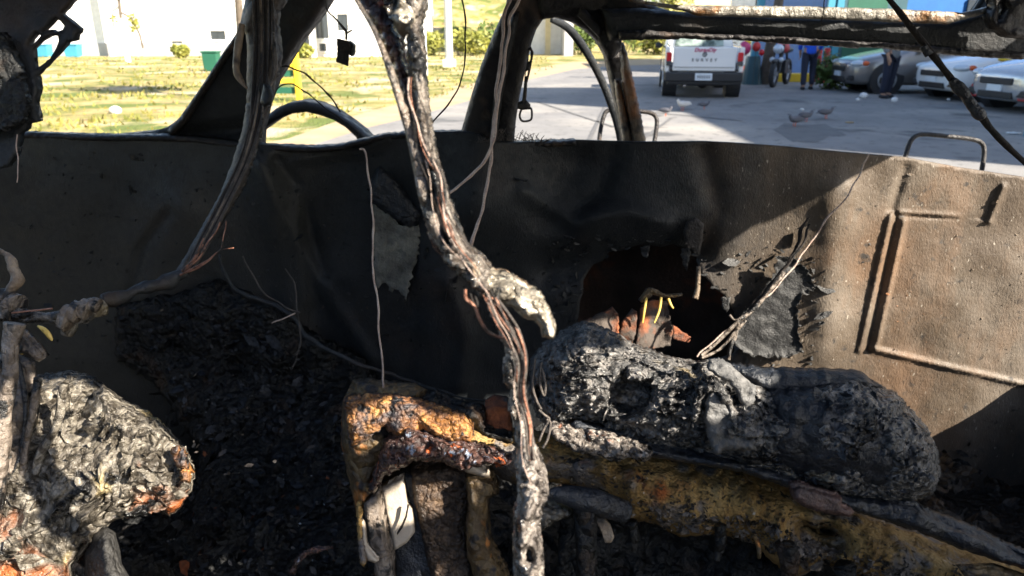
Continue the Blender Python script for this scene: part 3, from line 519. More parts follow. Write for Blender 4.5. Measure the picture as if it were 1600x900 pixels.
plate('bubbled_rim',[(1080,640),(1088,608),(1105,592),(1125,598),(1142,620),(1152,650),(1154,672),(1144,668),(1134,640),(1122,618),(1108,612),(1098,625),(1092,648),(1082,668)],.88,M['char'],roll,thick=.014,step=3,jag=1.6,edge=.012,edge_r=7,amp=.014,asc=60)
plate('shade_skin',[(1185,610),(1210,595),(1340,592),(1370,612),(1420,650),(1455,700),(1452,745),(1410,772),(1330,770),(1260,752),(1190,728),(1165,700),(1180,660)],lambda x,y:.882,M['darkskin'],roll,thick=.01,step=5,jag=3,edge=.10,edge_r=75,disp=lambda x,y,p:.010*fr(p,12,4)+.003*fr(p,50,2))  # blue-black skin carries the shade of the roll's right half
plate('upper_skin',[(1125,568),(1200,578),(1345,582),(1380,606),(1320,612),(1240,622),(1190,618),(1160,596)],lambda x,y:.93,M['darkskin'],roll,thick=.01,step=5,jag=1.5,edge=.03,edge_r=20,disp=lambda x,y,p:.006*fr(p,18,4))
for i,pts in enumerate([[(836,560),(832,600),(838,625),(846,640)],[(846,565),(843,595),(850,618),(852,600),(846,575)],[(842,690),(850,670),(858,655),(850,648),(842,640)],[(848,700),(856,685),(860,662),(854,655)]]):
    tube('charred_strand',[(x,y,.9) for x,y in pts],[2.2]*len(pts),M['wire'],roll,seg=6)
scatter('char_crumbs',body_,[(835,560),(900,515),(1000,545),(1100,570),(1180,610),(1170,680),(1120,715),(1000,695),(860,665)],1500,(.0015,.005),M['char'],roll,1,chunk=.6,kind='stuff')
scatter('char_crumbs',body_,[(1170,600),(1340,590),(1430,650),(1455,740),(1400,780),(1250,755),(1130,720)],700,(.0015,.005),M['darkskin'],roll,2,chunk=.5,kind='stuff')
scatter('crust_flakes',beam_,[(600,640),(700,655),(800,700),(900,720),(1100,750),(1600,920),(1600,990),(1200,860),(900,760),(700,715)],1100,(.0012,.004),M['olive'],truck,3,chunk=.6,kind='stuff')
scatter('grey_crust',beam_,[(900,765),(960,775),(1060,800),(1200,812),(1300,858),(1420,892),(1600,950),(1600,1000),(1300,895),(1150,842),(1000,822),(930,790)],1500,(.0015,.006),M['sleeve'],truck,33,chunk=.75,kind='stuff')
# rusty shards and hook behind the roll
sh=tag(empty('rusty_sheet_shards',(.2,1.3,.9)),'orange rusted torn sheet shards standing up behind the charred cushion','sheet metal')
for i,poly in enumerate([[(900,512),(915,502),(945,488),(957,481),(966,492),(967,520),(962,530),(940,535),(905,530)],[(966,528),(972,505),(988,484),(996,488),(994,515),(988,540),(970,545)],[(994,545),(998,510),(1002,478),(1020,470),(1042,472),(1048,498),(1052,515),(1048,540),(1000,548)],[(1052,508),(1068,520),(1080,528),(1077,535),(1066,534),(1052,530)]]):
    plate('shard',poly,1.3+.02*i,M['rust'],sh,thick=.006,step=3.5,jag=1,amp=.02,asc=14,seed=i)
hk=tag(empty('yellowed_hook',(.2,1.25,.98)),'yellow crusted wire hook hanging over the rusty shards','hook')
tube('hook_bar',[(1000,470,1.26),(1012,458,1.26),(1020,455,1.26),(1035,461,1.26),(1050,462,1.26),(1066,460,1.26)],[4,7,5,3,3,2],M['olive'],hk,seg=8,amp=.4)
for pts in ([(1010,465),(1006,490),(1004,505)],[(1033,464),(1030,485),(1022,505),(1018,522)],[(1044,466),(1048,476),(1052,482)]):
    tube('hook_tine',[(x,y,1.255) for x,y in pts],[2.2,2,1.2],M['leafd'],hk,seg=6)
# ================= melted heap, lower left =================
heap=tag(empty('melted_heap',(-.7,1.1,.6)),'silvery melted foil and foam heap with orange patches in the sunlight','debris heap')
def hdisp(x,y,p): 
    return .022*fr(p,7,4,9)-.014*(1-min(1,abs(noise.noise(p*19))*5))*.6+.007*abs(noise.noise(p*46))+.004*abs(noise.noise(p*95+Vector((3,3,3))))
heapb_=plate('heap_body',[(-140,600),(20,588),(60,585),(110,577),(150,590),(190,622),(230,640),(260,665),(295,705),(306,740),(298,770),(280,795),(265,806),(235,792),(180,800),(150,812),(155,850),(120,885),(110,980),(-140,980)],lambda x,y:1.06-(y-600)*.0004,M['melt'],heap,thick=.05,step=4,jag=2,pillow=.08,edge_r=110,disp=hdisp)  # outline follows the sunlit area; the shaded rest is left to dark debris
heapc_=plate('heap_bulge',[(125,640),(160,600),(200,630),(240,655),(285,700),(300,745),(280,785),(230,780),(180,785),(150,760),(130,700)],1.0,M['melt'],heap,thick=.03,step=3.3,jag=2,pillow=.06,edge_r=50,disp=lambda x,y,p:.014*fr(p,10,4,5)-.009*(1-min(1,abs(noise.noise(p*22))*5))+.006*abs(noise.noise(p*60))+.004*abs(noise.noise(p*110)))
plate('torn_sheet_edge',[(95,825),(150,812),(175,800),(240,790),(262,795),(240,803),(185,812),(160,826),(140,850),(118,862),(95,880),(60,900),(50,880),(80,850)],.93,M['melt'],heap,thick=.01,step=3.5,jag=2,edge=.01,edge_r=8,amp=.015,asc=30)
plate('orange_strip',[(100,838),(120,845),(108,870),(92,885),(65,905),(50,905),(75,870)],.92,M['rust'],heap,thick=.01,step=3.5,jag=1.5,edge=.01,edge_r=6,amp=.012,asc=30)
plate('grey_lump',[(128,900),(130,865),(145,835),(165,822),(180,832),(188,862),(190,880),(205,905),(205,960),(125,960)],.95,M['greylump'],heap,thick=.03,step=4,pillow=.05,edge_r=34,amp=.004,asc=30)
plate('drooping_strip',[(15,560),(40,575),(48,640),(42,700),(30,740),(10,760),(-60,770),(-60,560)],.93,M['sleeve'],heap,thick=.02,step=5,edge=.02,edge_r=14,amp=.01,asc=14)
for i,(pts,r,mm) in enumerate([([(26,560),(36,600),(40,650),(34,700),(20,745)],3.5,'darkskin'),([(60,590),(52,640),(40,700),(34,760),(20,800)],6,'sleeve'),([(100,600),(90,660),(60,720),(45,800),(40,900)],7,'melt'),([(0,800),(60,810),(120,790),(200,770)],5,'melt'),([(10,880),(60,860),(110,880),(140,905)],7,'sleeve'),([(20,905),(70,885),(100,895)],6,'ochre')]):
    tube('molten_strand',[(x,y,.93) for x,y in pts],[r]*len(pts),M[mm],heap,seg=8,amp=.4,asc=25,seed=i)
scatter('foil_scraps',heapb_,[(0,600),(110,590),(290,710),(290,780),(140,820),(100,900),(0,900)],420,(.003,.012),M['melt'],heap,4,chunk=.25,kind='stuff')
scatter('foil_scraps',heapc_,[(130,640),(200,640),(290,720),(280,780),(150,770)],160,(.003,.010),M['melt'],heap,5,chunk=.25,kind='stuff')
plate('orange_patch',[(268,700),(280,696),(294,716),(301,738),(292,756),(281,750),(284,735),(272,720)],.925,M['orangecrust'],heap,thick=.003,step=3,jag=3.5,edge=.01,edge_r=12,amp=.008,asc=50)
plate('yellow_patch',[(75,700),(95,712),(112,722),(113,738),(95,755),(82,748),(74,725)],.955,M['leafd'],heap,thick=.003,step=3,jag=1.5,amp=.010,asc=50)
# ================= harnesses, wires =================
def wire(label,pts,r,m,d=None,name='hanging_wire',group=None,**k):
    k.setdefault('wob',.003); k.setdefault('amp',.35); k.setdefault('asc',70); k.setdefault('k',14)
    if d is not None: pts=[(x,y,d) for x,y in pts]
    o=tube(name,pts,r,M[m],None,**k); tag(o,label,'wire',group); return o
# left harness
lh=tag(empty('wiring_harness',(-.5,1.2,1.5)),'dark burnt wiring harness running down the slanting post and left to the crusted hose','wiring')
plate('harness_sleeve',[(378,38),(384,14),(400,-10),(440,-10),(444,0),(432,16),(430,40),(436,80),(432,110),(424,140),(414,175),(402,215),(392,250),(378,290),(352,335),(330,370),(305,400),(290,425),(270,432),(292,395),(320,345),(345,300),(362,255),(378,205),(385,160),(386,100),(385,60),(380,44)],1.2,M['wire'],lh,thick=.025,step=4.5,jag=.8,edge=.025,edge_r=14,amp=.012,asc=34)
rr=random.Random(3)
for i in range(9):
    o=(i-4)*3.8
    pts=[(410+o,-20),(412+o,60),(409+o*.9,130),(400+o*.7,190),(382+o*.6,250),(350+o*.6,320),(318+o*.5,380),(292+o*.3,428)]
    tube('strand',[(x+rr.uniform(-2,2),y,1.175) for x,y in pts],rr.uniform(1.2,2.2),M[['wire','bwire','wire','ochre','wire','bwire'][i%6]],lh,seg=6)
tube('split_sleeve',[(378,38,1.16),(372,70,1.16),(369,105,1.16),(374,122,1.16),(386,138,1.16)],[4.5,6,5,5,2],M['sleeve2'] if 'sleeve2' in M else M['ochre'],lh,seg=8,amp=.2)
tube('silver_streak',[(427,50,1.165),(432,90,1.165),(431,115,1.165),(422,135,1.165),(412,155,1.165),(409,200,1.165)],[1.3,1.5,1.6,2,1.4,1],M['sleeve'],lh,seg=6)
plate('fuse_lump',[(412,130),(424,135),(428,150),(424,162),(414,168),(406,160)],1.15,M['soot'],lh,thick=.02,step=3,pillow=.015,edge_r=8)
for pts in ([(285,425),(315,395),(342,346)],[(288,424),(310,402),(300,410),(318,382)],[(286,428),(330,402),(346,388),(348,365),(352,345)],[(280,430),(310,418),(345,392),(364,385)],[(284,424),(305,398),(318,372)]):
    tube('copper_strand',[(x,y,1.15) for x,y in pts],[1.8,1.2,1.0,.9,.7][:len(pts)],M['copper'],lh,seg=6,wob=.004)
tube('dark_loom',[(292,425,1.17),(262,438,1.16),(225,450,1.14),(190,462,1.12),(160,470,1.1)],[8,12,9,10,11],M['soot'],lh,seg=10,amp=.5,asc=40)
ch=tag(empty('crusted_hose',(-.7,1.05,1.05)),'grey lumpy melted hose crossing the left edge in sunlight','hose')
tube('hose_body',[(-60,478,1.0),(0,488,1.0),(40,494,1.01),(90,496,1.03),(125,490,1.05),(160,478,1.08)],[16,13,11,10,16,14],M['char'],ch,seg=14,amp=.35,asc=35)
for i,(x,y,r) in enumerate([(104,497,20),(118,488,17),(132,483,15),(146,477,13),(22,478,22),(4,468,20),(108,515,13)]):
    tube('melted_ring',[(x-5,y-2,.99+i*.003),(x+6,y+2,.99+i*.003)],[r,r],M['sleeve'] if i!=6 else M['melt'],ch,seg=16,amp=.35,asc=30,seed=i)
tube('hose_loop',[(-10,388,1.0),(10,398,1.0),(22,418,1.0),(25,440,1.0),(14,458,1.0),(-8,466,1.0)],[4,5,6,8,8,6],M['ochre'],ch,seg=10,amp=.6,asc=50,k=8)
tube('copper_strand',[(18,489,.985),(45,486,.985),(65,484,.985),(82,482,.985)],1.4,M['copper'],ch,seg=6)
pp=tag(empty('charred_hose',(-.75,.95,.8)),'upright grey charred hose at the left edge hanging over the melted heap','hose')
tube('hose_body',[(24,505,.9),(18,540,.9),(14,600,.9),(4,650,.9),(-4,720,.9),(-14,800,.9)],[15,12,11,13,14,16],M['sleeve'],pp,seg=14,amp=.25,asc=25)
plate('bracket_tab',[(10,515),(35,520),(60,545),(70,560),(60,566),(35,552),(20,556)],.91,M['sleeve'],pp,thick=.01,step=4,edge=.01,edge_r=6,amp=.006,asc=25)
for i,(poly,lab) in enumerate([([(55,508),(68,511),(78,520),(83,534),(76,530),(66,518)],'long yellow dry leaf caught below the crusted hose'),([(22,547),(40,548),(39,554),(24,553)],'small yellow dry leaf beside the upright charred hose')]):
    o=plate('dry_leaf',poly,.94,M['leafd'],None,thick=.002,step=3,amp=.004,asc=30,sm=1); tag(o,lab,'leaf','dry yellow leaves')
# central harness
DS=.52
cb=tag(empty('charred_harness',(-.05,.8,1.3)),'thick melted silver and copper wiring harness hanging down the middle of the cab','wiring')
d=.80
plate('left_branch',[(535,-40),(600,-40),(615,20),(625,50),(632,90),(645,130),(655,180),(664,230),(670,290),(700,350),(730,400),(700,415),(672,380),(660,330),(652,260),(640,200),(622,145),(605,95),(588,50),(565,20)],.80,M['redchar'],cb,thick=.03,step=4,jag=2,edge=.03,edge_r=14,amp=.010,asc=38)
tube('sleeve',[(552,-8,.79),(585,48,.79),(610,110,.79),(632,175,.79),(652,240,.79),(664,300,.79),(680,350,.79),(700,395,.79)],[3,4,6,8,11,12,12,9],M['sleeve'],cb,seg=12,amp=.12,asc=30)
plate('right_branch',[(622,-40),(668,-40),(664,10),(656,40),(662,75),(664,130),(668,170),(674,210),(685,260),(700,310),(716,355),(730,395),(712,400),(690,350),(672,290),(658,240),(648,180),(640,120),(634,70),(638,30)],.77,M['hmelt'],cb,thick=.03,step=4,jag=1.5,edge=.025,edge_r=12,amp=.008,asc=40)
plate('film_scrap',[(590,-40),(660,-40),(660,5),(650,25),(640,50),(632,62),(622,50),(612,30),(600,10)],.775,M['foil'],cb,thick=.004,step=3.5,jag=2,amp=.03,asc=20)
plate('melted_knot',[(690,385),(722,378),(735,395),(752,408),(770,430),(772,455),(755,468),(735,445),(712,425),(695,410)],.76,M['hmelt'],cb,thick=.03,step=3.5,jag=2,edge=.02,edge_r=12,amp=.012,asc=40)
plate('foil_wrap',[(722,405),(745,405),(762,425),(790,430),(820,447),(845,462),(858,485),(870,515),(866,530),(848,528),(845,515),(836,500),(818,497),(800,480),(778,475),(758,470),(740,450)],.755,M['foil'],cb,thick=.02,step=3.2,jag=1.5,edge=.03,edge_r=16,amp=.016,asc=32)
plate('white_core',[(758,470),(778,470),(795,500),(806,540),(818,600),(826,660),(834,700),(850,740),(852,765),(840,785),(828,800),(812,770),(806,720),(805,660),(800,600),(788,540),(770,500)],.79,M['wmelt'],cb,thick=.03,step=3.2,jag=2.5,edge=.025,edge_r=14,amp=.012,asc=50)
plate('ash_clump',[(786,570),(800,560),(806,600),(812,640),(806,660),(795,640),(800,610),(788,600)],.785,M['wmelt'],cb,thick=.02,step=3,jag=2,edge=.015,edge_r=8,amp=.012,asc=50)
plate('crusted_tail',[(806,720),(830,730),(852,745),(856,770),(846,800),(842,830),(846,860),(850,900),(846,960),(806,960),(804,900),(803,860),(808,835),(804,815),(812,790)],.78,M['wmelt'],cb,thick=.03,step=3.2,jag=3,edge=.025,edge_r=16,amp=.014,asc=45,holes=[[(825,860),(832,862),(832,876),(824,874)]])
for i in range(7):
    o=i-3
    pts=[(770+o*3,462),(788+o*4,490),(805+o*3.6,525),(815+o*2.6,570),(820+o*2.0,620),(824+o*1.6,670),(830+o*1.2,720)]
    tube('copper_strand',[(x+rr.uniform(-1,1),y,.745+rr.uniform(-.004,.004)) for x,y in pts],rr.uniform(1.2,2.2),M['copper'] if i%3 else M['wire'],cb,seg=8,wob=.004,amp=.2,asc=60)
tube('copper_tail',[(727,452,.76),(728,466,.76),(742,480,.76),(750,500,.76),(765,520,.76),(790,529,.76),(810,532,.76)],[2.5,3,2.4,2.6,2.6,2.2,2],M['copper'],cb,seg=8)
for i in range(16):
    ox=rr.uniform(-12,12); ph=rr.uniform(0,6)
    base=[(640,120),(655,190),(668,250),(684,310),(712,370),(742,420),(772,460),(796,520),(812,600),(822,680),(830,760)]
    a0=rr.randint(0,6); seg_=base[a0:a0+rr.randint(3,5)]
    tube('frayed_strand',[(x+ox+5*math.sin(ph+k_*1.7),y,.735+rr.uniform(-.01,.01)) for k_,(x,y) in enumerate(seg_)],rr.uniform(.5,1.1),M[['wire','copper','pwire','bwire'][i%4]],cb,seg=5,wob=.004,amp=.3,asc=60)
tube('dark_tail',[(738,455,.765),(745,470,.765),(745,480,.765),(738,470,.765),(735,458,.765)],2,M['bwire'],cb,seg=8)
DS=1.0
# single wires
wire('pale twisted pair wire hanging from the roof in front of the rear post, left strand',[(805,-12),(790,15),(786,60),(778,130),(773,185),(768,235),(762,290),(748,340),(738,375),(733,398)],2.4,'pwire',.95,amp=.3)
wire('pale wire hanging from the roof, right strand, branching to the melted harness',[(818,-12),(800,25),(794,60),(786,120),(778,170),(773,215),(760,248),(735,275),(715,290),(702,303)],2.3,'pwire',.94,amp=.3)
wire('thin black wire curving from the roof to the melted harness',[(720,-10),(727,40),(728,80),(722,115),(708,150),(690,178),(674,194)],1.3,'bwire',.9)
wire('pale thin wire hanging straight down the sooty wall beside the ash patch',[(562,232),(571,238),(577,280),(583,340),(583,380),(584,430),(590,465),(592,505),(592,530),(597,555),(597,590),(599,611)],1.5,'pwire',1.05,amp=.35,wob=.002)
wire('thin dark wire arching over the arched guard, upper one',[(436,104),(455,106),(480,118),(505,140),(522,160),(532,175)],1.3,'bwire',1.4)
wire('thin dark wire bent over the arched guard, lower one',[(426,146),(440,135),(452,131),(462,134),(480,146),(500,162),(530,185),(560,212)],1.1,'bwire',1.4)
wire('short pale wire drooping at the left edge below the near post',[(26,210),(27,235),(29,250),(26,270),(25,285)],.8,'pwire',1.1)
wire('thin black wire hanging in front of the roof rail',[(1288,-10),(1286,20),(1283,40),(1282,56)],.9,'bwire',1.1)
kc=tag(empty('taped_cable',(.7,1,1.5)),'black taped cable hanging diagonally across the upper right corner','cable')
tube('cable_core',[(1378,-14,1.0),(1410,25,1.0),(1445,70,1.0),(1480,115,1.0),(1520,165,1.0),(1560,215,1.0),(1610,262,1.0)],[3.5,4.5,5,5,6,5,4],M['bwire'],kc,seg=10,amp=.25,asc=40)
tube('tape_wrap',[(1488,125,.995),(1500,140,.995),(1515,158,.995),(1530,178,.995),(1538,182,.995)],[6,9,8,9,6],M['darkskin'],kc,seg=12,amp=.3,asc=60)
tube('tape_wrap',[(1442,72,.995),(1452,86,.995)],[6,6],M['darkskin'],kc,seg=12,amp=.3,asc=60)
wire('pale thin wire strung from the wall top down to the cushion end',[(1357,240),(1340,280),(1320,312),(1290,345),(1255,395),(1220,440),(1180,480),(1150,502),(1120,530),(1088,557)],1.3,'pwire',1.3,amp=.3)
wire('black twin cable lying against the sunlit wall',[(1262,340),(1250,362),(1246,385),(1225,420),(1195,455),(1165,490),(1140,510)],[1.5,3,3,2.6,3.5,3,2],'bwire',1.33,amp=.4)
wire('second thin black cable beside the twin cable on the wall',[(1265,350),(1256,378),(1240,402),(1218,432),(1190,468),(1162,495)],1.8,'bwire',1.32,amp=.3)
tw=tag(empty('charred_twigs',(.45,1.2,.9)),'pale charred twig-like wire ends leaning on the cushion below the peeling flake','wire ends')
for pts,r in (([(1095,556),(1120,535),(1150,505),(1180,480),(1210,445),(1225,425)],3),([(1095,560),(1125,545),(1148,520),(1165,500)],2.3),([(1138,562),(1142,540),(1150,520),(1153,500)],3),([(1140,492),(1148,500),(1160,495)],2)):
    tube('twig',[(x,y,1.2) for x,y in pts],r,M['sleeve'],tw,seg=8,amp=.5,asc=60)
wire('long dark cable lying slack across the sooty wall, low',[(342,398),(350,425),(372,455),(410,470),(455,492),(480,525),(520,550),(580,575),(650,598),(720,620),(790,630)],[2,2.4,3,3.5,3.4,4,4,3,2.6,2,2],'soot',1.3,amp=.3)
wire('thin grey wire crossing the slack cable and hanging down',[(445,420),(460,445),(464,490),(470,530),(462,560),(455,578)],1,'wire',1.28)
wire('broken wire end poking left from the slack cable',[(425,505),(445,497),(462,490)],1,'pwire',1.27)
wire('faint wire following the cable, above it',[(380,400),(410,455),(440,475),(468,490)],1.3,'wire',1.28)
# burnt tag hanging in the left window
bt=tag(empty('burnt_tag',(-.3,1.2,1.5)),'small black burnt tag hanging on a twisted wire in the left window','tag')
plate('tag_plate',[(526,60),(544,64),(546,72),(543,103),(525,97),(527,80)],1.1,M['bwire'],bt,thick=.006,step=3,jag=.4,amp=.004,asc=40)
plate('clip',[(544,64),(552,70),(552,82),(549,88),(543,84)],1.11,M['soot'],bt,thick=.02,step=3,jag=.3)
tube('twisted_wire',[(509,-8,1.1),(511,15,1.1),(525,30,1.1),(537,44,1.1),(541,50,1.1),(541,62,1.1)],[1.2,1.2,1.3,2.4,2.2,1.8],M['wire'],bt,seg=6,amp=.3)
tube('wire_end',[(540,52,1.1),(545,50,1.1),(550,47,1.1)],1.4,M['wire'],bt,seg=6)
# bristly burnt fibres on the sill
mb=MB(); r=random.Random(5)
for i in range(70):
    x=r.uniform(745,850); y=224-4*math.sin((x-745)/105*3.1); dx=r.uniform(-14,14); h=r.uniform(5,24)*(1.1-abs(x-790)/90)
    if h<2: continue
    tubegeo(mb,[(x,y,1.42),(x+dx*.4,y-h*.6,1.42),(x+dx,y-h,1.42)],.45,seg=4,k=3)
tag(mb.build('burnt_fibres',M['wire'],None,smooth=True,world=True),kind='stuff')
# loose burnt flakes on the floor
mb=MB(); r=random.Random(9)
for i in range(4200):
    x=r.uniform(-1.1,1.0); y=r.uniform(.5,1.55); hgt=.12*max(0,(y-1.15))/.4+.06*max(0,1-abs(x+.45)/.5)
    z=floorz(x,y)+r.uniform(0,.03)+hgt*r.random()
    leafy_(mb,(x,y,z),r.choice((.006,.01,.014,.02,.03)),r)
tag(mb.build('burnt_flakes',M['debris'],None,smooth=False,world=True),kind='stuff')
# charred mound between floor and wall
pad_=plate('charred_padding',[(180,480),(260,465),(340,440),(420,480),(480,520),(560,560),(620,640),(560,660),(560,760),(570,900),(560,1000),(150,1000),(200,880),(300,800),(310,700),(240,600),(180,560)],lambda x,y:dwall(x,y,1.42) if y<600 else max(.95,dwall(x,600,1.42)-(y-600)*.0011),M['debris'],truck,thick=.02,step=6,jag=3,edge=.05,edge_r=50,disp=lambda x,y,p:.05*fr(p,8,5)+.012*fr(p,40,3))
for i in range(3):
    pass
rs=tag(tube('scorched_strip',[(455,895,1.02),(470,870,1.02),(490,860,1.03),(520,855,1.03)],[5,6,5,3],M['redchar'],None,seg=8,amp=.6,asc=40),'curled reddish scorched strip on the black floor debris','strip')
mb=MB(); r=random.Random(12)
for i in range(40):
    x=r.uniform(300,560); y=r.uniform(620,900); leafy_(mb,P(x,y,1.08 if y>700 else 1.2),r.uniform(.003,.008),r)
tag(mb.build('pale_flakes',M['frame'],None,world=True),kind='stuff')

scatter('rust_scraps',pad_,[(320,620),(540,650),(540,900),(240,900)],26,(.003,.009),M['rust'],truck,21,chunk=.2,kind='stuff')
scatter('pale_ash_bits',pad_,[(200,480),(420,500),(540,640),(540,900),(240,900),(320,700)],220,(.001,.003),M['ochre'],truck,22,chunk=.5,kind='stuff')
scatter('black_flakes',pad_,[(200,480),(420,500),(540,640),(540,900),(240,900),(320,700)],900,(.003,.011),M['darkskin'],truck,23,chunk=.15,kind='stuff')

scatter('glass_bits',pad_,[(240,560),(540,640),(540,900),(240,900)],45,(.0012,.003),M['clear'],truck,24,chunk=.8,kind='stuff')
# ================= added roof and near side, out of frame, cut to shape the inside shade =================
def slab(name,polys,place,parent,m,thick,jag=.006):
    V=[];Fs=[]
    for k,(poly,holes) in enumerate(polys):
        o=dens(poly,.03,jag,seed=k); hs=[dens(h,.03,jag,seed=k+3) for h in holes]; pts=list(o); ed=[(i,(i+1)%len(o)) for i in range(len(o))]
        for h in hs:
            b=len(pts); pts+=h; ed+=[(b+i,b+(i+1)%len(h)) for i in range(len(h))]
        vv,_,ff,*_=geometry.delaunay_2d_cdt([Vector(q) for q in pts],ed,[],0,1e-5)
        n=len(vv); cnt={}; base=len(V)
        V+=[place(q.x,q.y,k*.003) for q in vv]+[place(q.x,q.y,k*.003+thick) for q in vv]
        for q in ff:
            cx=sum(vv[i].x for i in q)/3; cy=sum(vv[i].y for i in q)/3
            if not inside(o,cx,cy) or any(inside(h,cx,cy) for h in hs): continue
            q=tuple(q); Fs+=[tuple(i+base for i in q),tuple(i+base+n for i in q[::-1])]
            for a,b in zip(q,q[1:]+q[:1]): cnt[(a,b)]=1
        Fs+=[(base+a,base+a+n,base+b+n,base+b) for a,b in cnt if (b,a) not in cnt]
    return ob(name,V,Fs,m,parent,smooth=False)
slab('shade_roof',[([(-1.25,1.56),(.2,1.56),(.24,1.4),(1.16,1.4),(1.16,.70),(.99,.675),(.93,.65),(.86,.6),(.84,.42),(.76,.40),(.76,.33),(.68,.31),(.62,.36),(.55,.30),(.48,.29),(.48,.40),(.42,.44),(.38,.50),(.33,.57),(.27,.65),(.20,.70),(.06,.73),(-.06,.75),(-.22,.76),(-.38,.745),(-.45,.84),(-.46,.98),(-.62,1.05),(-1.25,1.1)],[[(-.43,1.0),(-.36,1.01),(-.31,.97),(-.32,.92),(-.38,.93)],[(.45,1.195),(1.1,1.145),(1.1,1.185),(.45,1.245)]]),
 ([(-.19,.50),(-.19,.60),(-.12,.66),(-.04,.60),(.05,.62),(.08,.68),(.10,.75),(.16,.73),(.17,.66),(.17,.60),(.27,.53),(.31,.45),(.36,.40),(.46,.34),(.45,.27),(.36,.30),(.27,.37),(.16,.40),(.11,.40),(.09,.31),(.03,.25),(-.03,.30),(-.07,.42)],[]),
 ([(.50,.24),(.52,.29),(.84,.225),(.98,.235),(1.05,.29),(1.07,.42),(1.16,.42),(1.16,.03),(1.05,0),(.97,.10),(.90,.02),(.72,0),(.60,.13)],[[(.75,.15),(.79,.24),(.86,.23),(.89,.18),(.84,.145)]])],
 lambda a,b,t:Vector((a,b,1.62+t)),truck,M['frame'],.008)
slab('shade_side',[([(-.5,.3),(1.62,.3),(1.62,1.3),(1.52,1.2),(1.48,.8),(1.2,.8),(1.16,.845),(.68,.845),(.64,.92),(.66,1.05),(.60,1.18),(.47,1.36),(.42,1.5),(.42,1.66),(.05,1.66),(.08,1.5),(.18,1.36),(.3,1.18),(.44,1.06),(.5,.98),(.48,.84),(-.5,.84)],[]),
 ([(.96,1.66),(1.0,1.635),(1.06,1.612),(1.2,1.56),(1.62,1.36),(1.62,1.66)],[])],lambda a,b,t:Vector((1.16+t,a,b)),truck,M['frame'],.03)

# far side, bonnet and bulkhead, added out of frame to darken the cab
for nm,c,s in (('shade_far_door',(-1.32,.55,.72),(.05,2.0,.95)),('shade_far_rail',(-1.3,.5,1.62),(.08,2.1,.08)),('shade_bonnet',(-.05,-1.35,.92),(1.7,1.5,.08)),('shade_bulkhead',(-.05,-.58,.66),(2.4,.06,.6))):
    b=MB(); b.box(c,s); o=b.build(nm,M['soot'],truck,bevel=.02); o.location=(0,-1.5,0)
# ================= outside: ground =================
def sheet(name,poly,z,m,kind='structure',sub=0):
    me=bpy.data.meshes.new(name); bm=bmesh.new(); vs=[bm.verts.new((x,y,z)) for x,y in poly]; bm.faces.new(vs); bm.normal_update()
    if bm.faces[:][0].normal.z<0: bmesh.ops.reverse_faces(bm,faces=bm.faces[:])
    bm.to_mesh(me); bm.free(); me.materials.append(m); o=bpy.data.objects.new(name,me); COL.objects.link(o); tag(o,kind=kind); return o
def g2(px,py): p=G(px,py); return (p.x,p.y)
sheet('ground',[(-400,-200),(400,-200),(400,600),(-400,600)],0,M['dry'])
sandL=[(-7.5,-12),(-6.5,-3),(-5.2,5),g2(450,217),g2(540,185),g2(600,168),g2(670,154),g2(740,130),g2(830,108),g2(890,98),g2(960,94),(14,44),(40,58)]
roadL=[(-5.8,-12),(-4.8,-3),(-3.9,4),g2(575,200),g2(650,182),g2(735,157),g2(820,126),g2(900,108),g2(960,103),g2(1045,101),(16,36),(40,48)]
sheet('sand_verge',sandL+[(80,58),(80,-12)],.004,M['sand'])
sheet('road',roadL+[(80,48),(80,-12)],.008,M['asphalt'])
sheet('pavement',[g2(1160,128),g2(1300,128),(30,22.0),(60,22.0),(60,30),(9,31)],.012,M['sand'])
sheet('road_patch',[g2(*q) for q in dens([(1208,203),(1228,194),(1252,196),(1290,194),(1304,203),(1322,212),(1296,214),(1275,224),(1238,222),(1224,213)],6,1.2,seed=2)],.012,M['patch'])
for i,(a,b) in enumerate([((1000,175),(1160,190)),((920,222),(945,168)),((1050,185),(1000,222)),((840,160),(960,200))]):
    A=G(*a);B=G(*b); d=(B-A).normalized(); n=Vector((-d.y,d.x,0))*.03
    sheet('road_joint',[(A-n)[:2],(B-n)[:2],(B+n)[:2],(A+n)[:2]],.016,M['patch'])
# grass tufts on the lot
mb=MB(); r=random.Random(21)
def lot(x,y):
    return x< np.interp(y,[-12,5,11,14,17,23,30],[-6.5,-5.2,-3.9,-2.7,-1.5,.3,2.0])-.2
for i in range(13000):
    Y=7+36*(r.random()**1.3); X=r.uniform(-.85,.12)*Y
    if not lot(X,Y): continue
    cl=noise.noise(Vector((X*.5,Y*.5,3)))
    if cl<.08 and r.random()<.85: continue
    h=r.uniform(.03,.10)*(1+max(0,cl)); wd=r.uniform(.012,.03)*(1+Y/25); a=r.uniform(0,6.28); lx=r.gauss(0,.4)*h; ly=r.gauss(0,.4)*h
    mb.add([(X-math.cos(a)*wd,Y-math.sin(a)*wd,0),(X+math.cos(a)*wd,Y+math.sin(a)*wd,0),(X+lx,Y+ly,h)],[(0,1,2)])
tag(mb.build('grass',M['grass']),kind='stuff')
